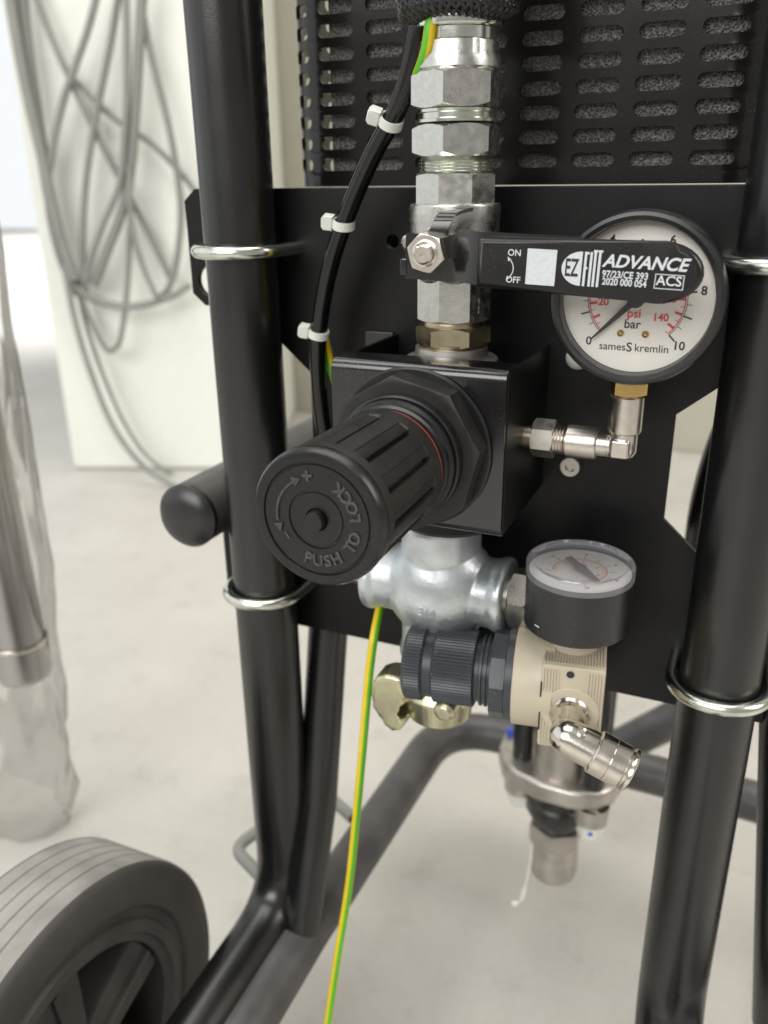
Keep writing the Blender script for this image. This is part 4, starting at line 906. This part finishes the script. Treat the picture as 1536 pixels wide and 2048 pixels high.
link_print('side_mark', [text('1', 0.0035, SG + V((-SR * math.cos(0.95) , -SR * math.sin(0.95), 0.3725)), V((0, 0, 1)), V((math.sin(0.95), -math.cos(0.95), 0)), 0.0001, 0.0001)], 'inkwhite', sg)
# push-in elbow
pe = empty('push_elbow', (RX, RY, pc.z - 0.02), 'shiny nickel push-in elbow on the front of the beige regulator', 'elbow fitting')
pe.rotation_euler.z = TH; pf = V((pc.x, FYF, pc.z))
bm = NB(); lathe(bm, [(0.0080, 0.0)] + [(0.0077 + 0.0004 * (k % 2), 0.0008 + k * 0.0007) for k in range(5)] + [(0.0074, 0.0044), (0.0072, 0.0052), (0.0068, 0.0062), (0.0066, 0.0150)], pf, YM, 48); link('threaded_stem', bm, 'nickel', pe)
ec = pf + YM * 0.0165
ed = AL(1262, 1529, 0.0365) - AL(1140, 1474, 0.0365); ed = V((ed.x, -0.0035, ed.z)).normalized()
bm = NB(); bmesh.ops.create_uvsphere(bm, u_segments=32, v_segments=24, radius=0.0074, matrix=Matrix.Translation(ec)); lathe(bm, [(0, 0.0), (0.0074, 0.0), (0.0075, 0.0120), (0, 0.0120)], ec, ed, 40); lathe(bm, [(0, -0.008), (0.0064, -0.008), (0.0066, 0), (0, 0)], ec, YM, 32)
cast(link('elbow_body', bm, 'nickel', pe), 0.00035, 4)
bm = NB(); lathe(bm, [(0.0070, 0.0105), (0.0082, 0.0110), (0.0087, 0.0116), (0.0087, 0.0172), (0.0085, 0.0174), (0.0087, 0.0176), (0.0087, 0.0232), (0.0082, 0.0238), (0.0055, 0.0238)], ec, ed, 64); link('collar', bm, 'nickel', pe, smooth=30)
bm = NB(); lathe(bm, [(0.0045, 0.0234), (0.0072, 0.0234), (0.0072, 0.0250), (0.0086, 0.0251), (0.0088, 0.0255), (0.0088, 0.0263), (0.0083, 0.0267), (0.0050, 0.0267), (0.0050, 0.019)], ec, ed, 64); link('release_ring', bm, 'nickel', pe, smooth=30)
bm = NB(); au, av = basis(ed)[1:]; lathe(bm, [(0, 0.0070), (0.0019, 0.0072), (0.0022, 0.0079), (0.0017, 0.0084), (0.0012, 0.0080), (0, 0.0080)], ec + ed * 0.0035 + V((0, 0, 0)), (V((0, -0.35, 0.9)) - ed * ed.dot(V((0, -0.35, 0.9)))).normalized(), 24); link('pressed_mark', bm, 'nickel', pe)

# ================================================================== pump lower end under the trolley
PC = V((-0.0890, 0.1450, 0))
pu = empty('pump_fluid_section', PC + ZP * 0.04, 'steel pump lower section with flange hanging above the floor', 'pump')
bm = NB(); fl = []
cs = [(0.030, -0.022), (-0.032, 0.016), (0.026, 0.030)]
rr_ = 0.017
hull = []
fdir = [PZ(1030, 1500, .143) - PC, PZ(1195, 1580, .143) - PC, PZ(1225, 1500, .143) - PC]
outl = [PZ(u, v, 0.147) for u, v in ((998, 1490), (1005, 1520), (1030, 1545), (1080, 1568), (1140, 1585), (1195, 1590), (1230, 1575), (1252, 1545), (1250, 1505), (1225, 1475), (1160, 1452), (1090, 1440), (1040, 1445), (1010, 1462))]
poly(bm, [(p.x, p.y) for p in outl][::-1] if False else [(p.x, p.y) for p in outl], (0, 0, 0.131), XP, YP, 0.0, 0.016, 0.0035, 3); link('flange', bm, 'steel', pu)
for (u, v) in ((1045, 1510), (1187, 1570), (1205, 1480), (1085, 1455)):
    p = PZ(u, v, 0.147); bm = NB(); lathe(bm, [(0.0072, 0.147), (0.0072, 0.33)], (p.x, p.y, 0), ZP, 24); link('tie_rod', bm, 'tube', pu)
    bm = NB(); lathe(bm, [(0.0125, 0.132), (0.0120, 0.118), (0.010, 0.117)], (p.x, p.y, 0), ZP, 28); link('boss', bm, 'steel', pu)
    bm = NB(); nut(bm, 6, 0.0092, 0.106, 0.1175, (p.x, p.y, 0), ZP, 0.2); rn_ = link('rod_nut', bm, 'white', pu)
    if u != 1187: continue
    bm = NB(); lathe(bm, [(0, 0.0082), (0.0018, 0.0082)], (p.x, p.y, 0.111), V((0.25, -1, 0)), 16); link('paint_dot', bm, 'blue', rn_)
bm = NB(); lathe(bm, [(0.0185, 0.147), (0.0185, 0.33)], PC, ZP, 40); link('cylinder', bm, 'steel', pu)
bm = NB(); lathe(bm, [(0.017, 0.136), (0.0205, 0.134), (0.0205, 0.122), (0.0225, 0.120), (0.0230, 0.112), (0.0160, 0.098), (0.0155, 0.092)], PC, ZP, 48); link('clamp_ring', bm, 'tube', pu)
bm = NB(); nut(bm, 6, 0.0200, 0.082, 0.098, PC, ZP, 0.5); link('union_nut', bm, 'steel', pu)
bm = NB(); lathe(bm, [(0.016, 0.084), (0.0175, 0.078), (0.0178, 0.058), (0.0165, 0.052), (0.012, 0.050), (0.012, 0.06)], PC, ZP, 40); link('inlet', bm, 'steel', pu)
bm = NB(); box(bm, -0.192, -0.040, 0.030, 0.125, 0.345, 0.530, 0.004); link('motor_body', bm, 'plate', pu)  # unseen motor as a box, added to keep the plate hole dark
bm = NB(); p0 = PZ(1020, 1462, 0.15); lathe(bm, solid(0.0028, 0.146, 0.152), (p0.x, p0.y, 0), ZP, 20); link('blue_plug', bm, 'blue', pu)
# dark hose hanging behind the plate on the right
bm = NB(); tube(bm, smooth_path([PY(1490, 790, 0.12), PY(1436, 930, 0.12), PY(1408, 1050, 0.12), PY(1402, 1180, 0.12), PY(1440, 1330, 0.12)], 8), 0.0095, 16); o = link('suction_hose', bm, 'tube'); tag(o, 'thick dark hose hanging behind the plate cutout', 'hose')

bm = NB(); tube(bm, smooth_path([PY(1064, 1688, 0.125), PY(1060, 1730, 0.122), PY(1050, 1775, 0.120), PY(1042, 1800, 0.118), PY(1026, 1808, 0.116)], 8), lambda t: 0.0008 + 0.0009 * (abs(t - 0.62) < 0.1) + 0.0014 * (t > 0.86), 8); o = link('seal_strip', bm, 'white'); tag(o, 'thin white plastic seal strip hanging beside the pump inlet', 'seal')
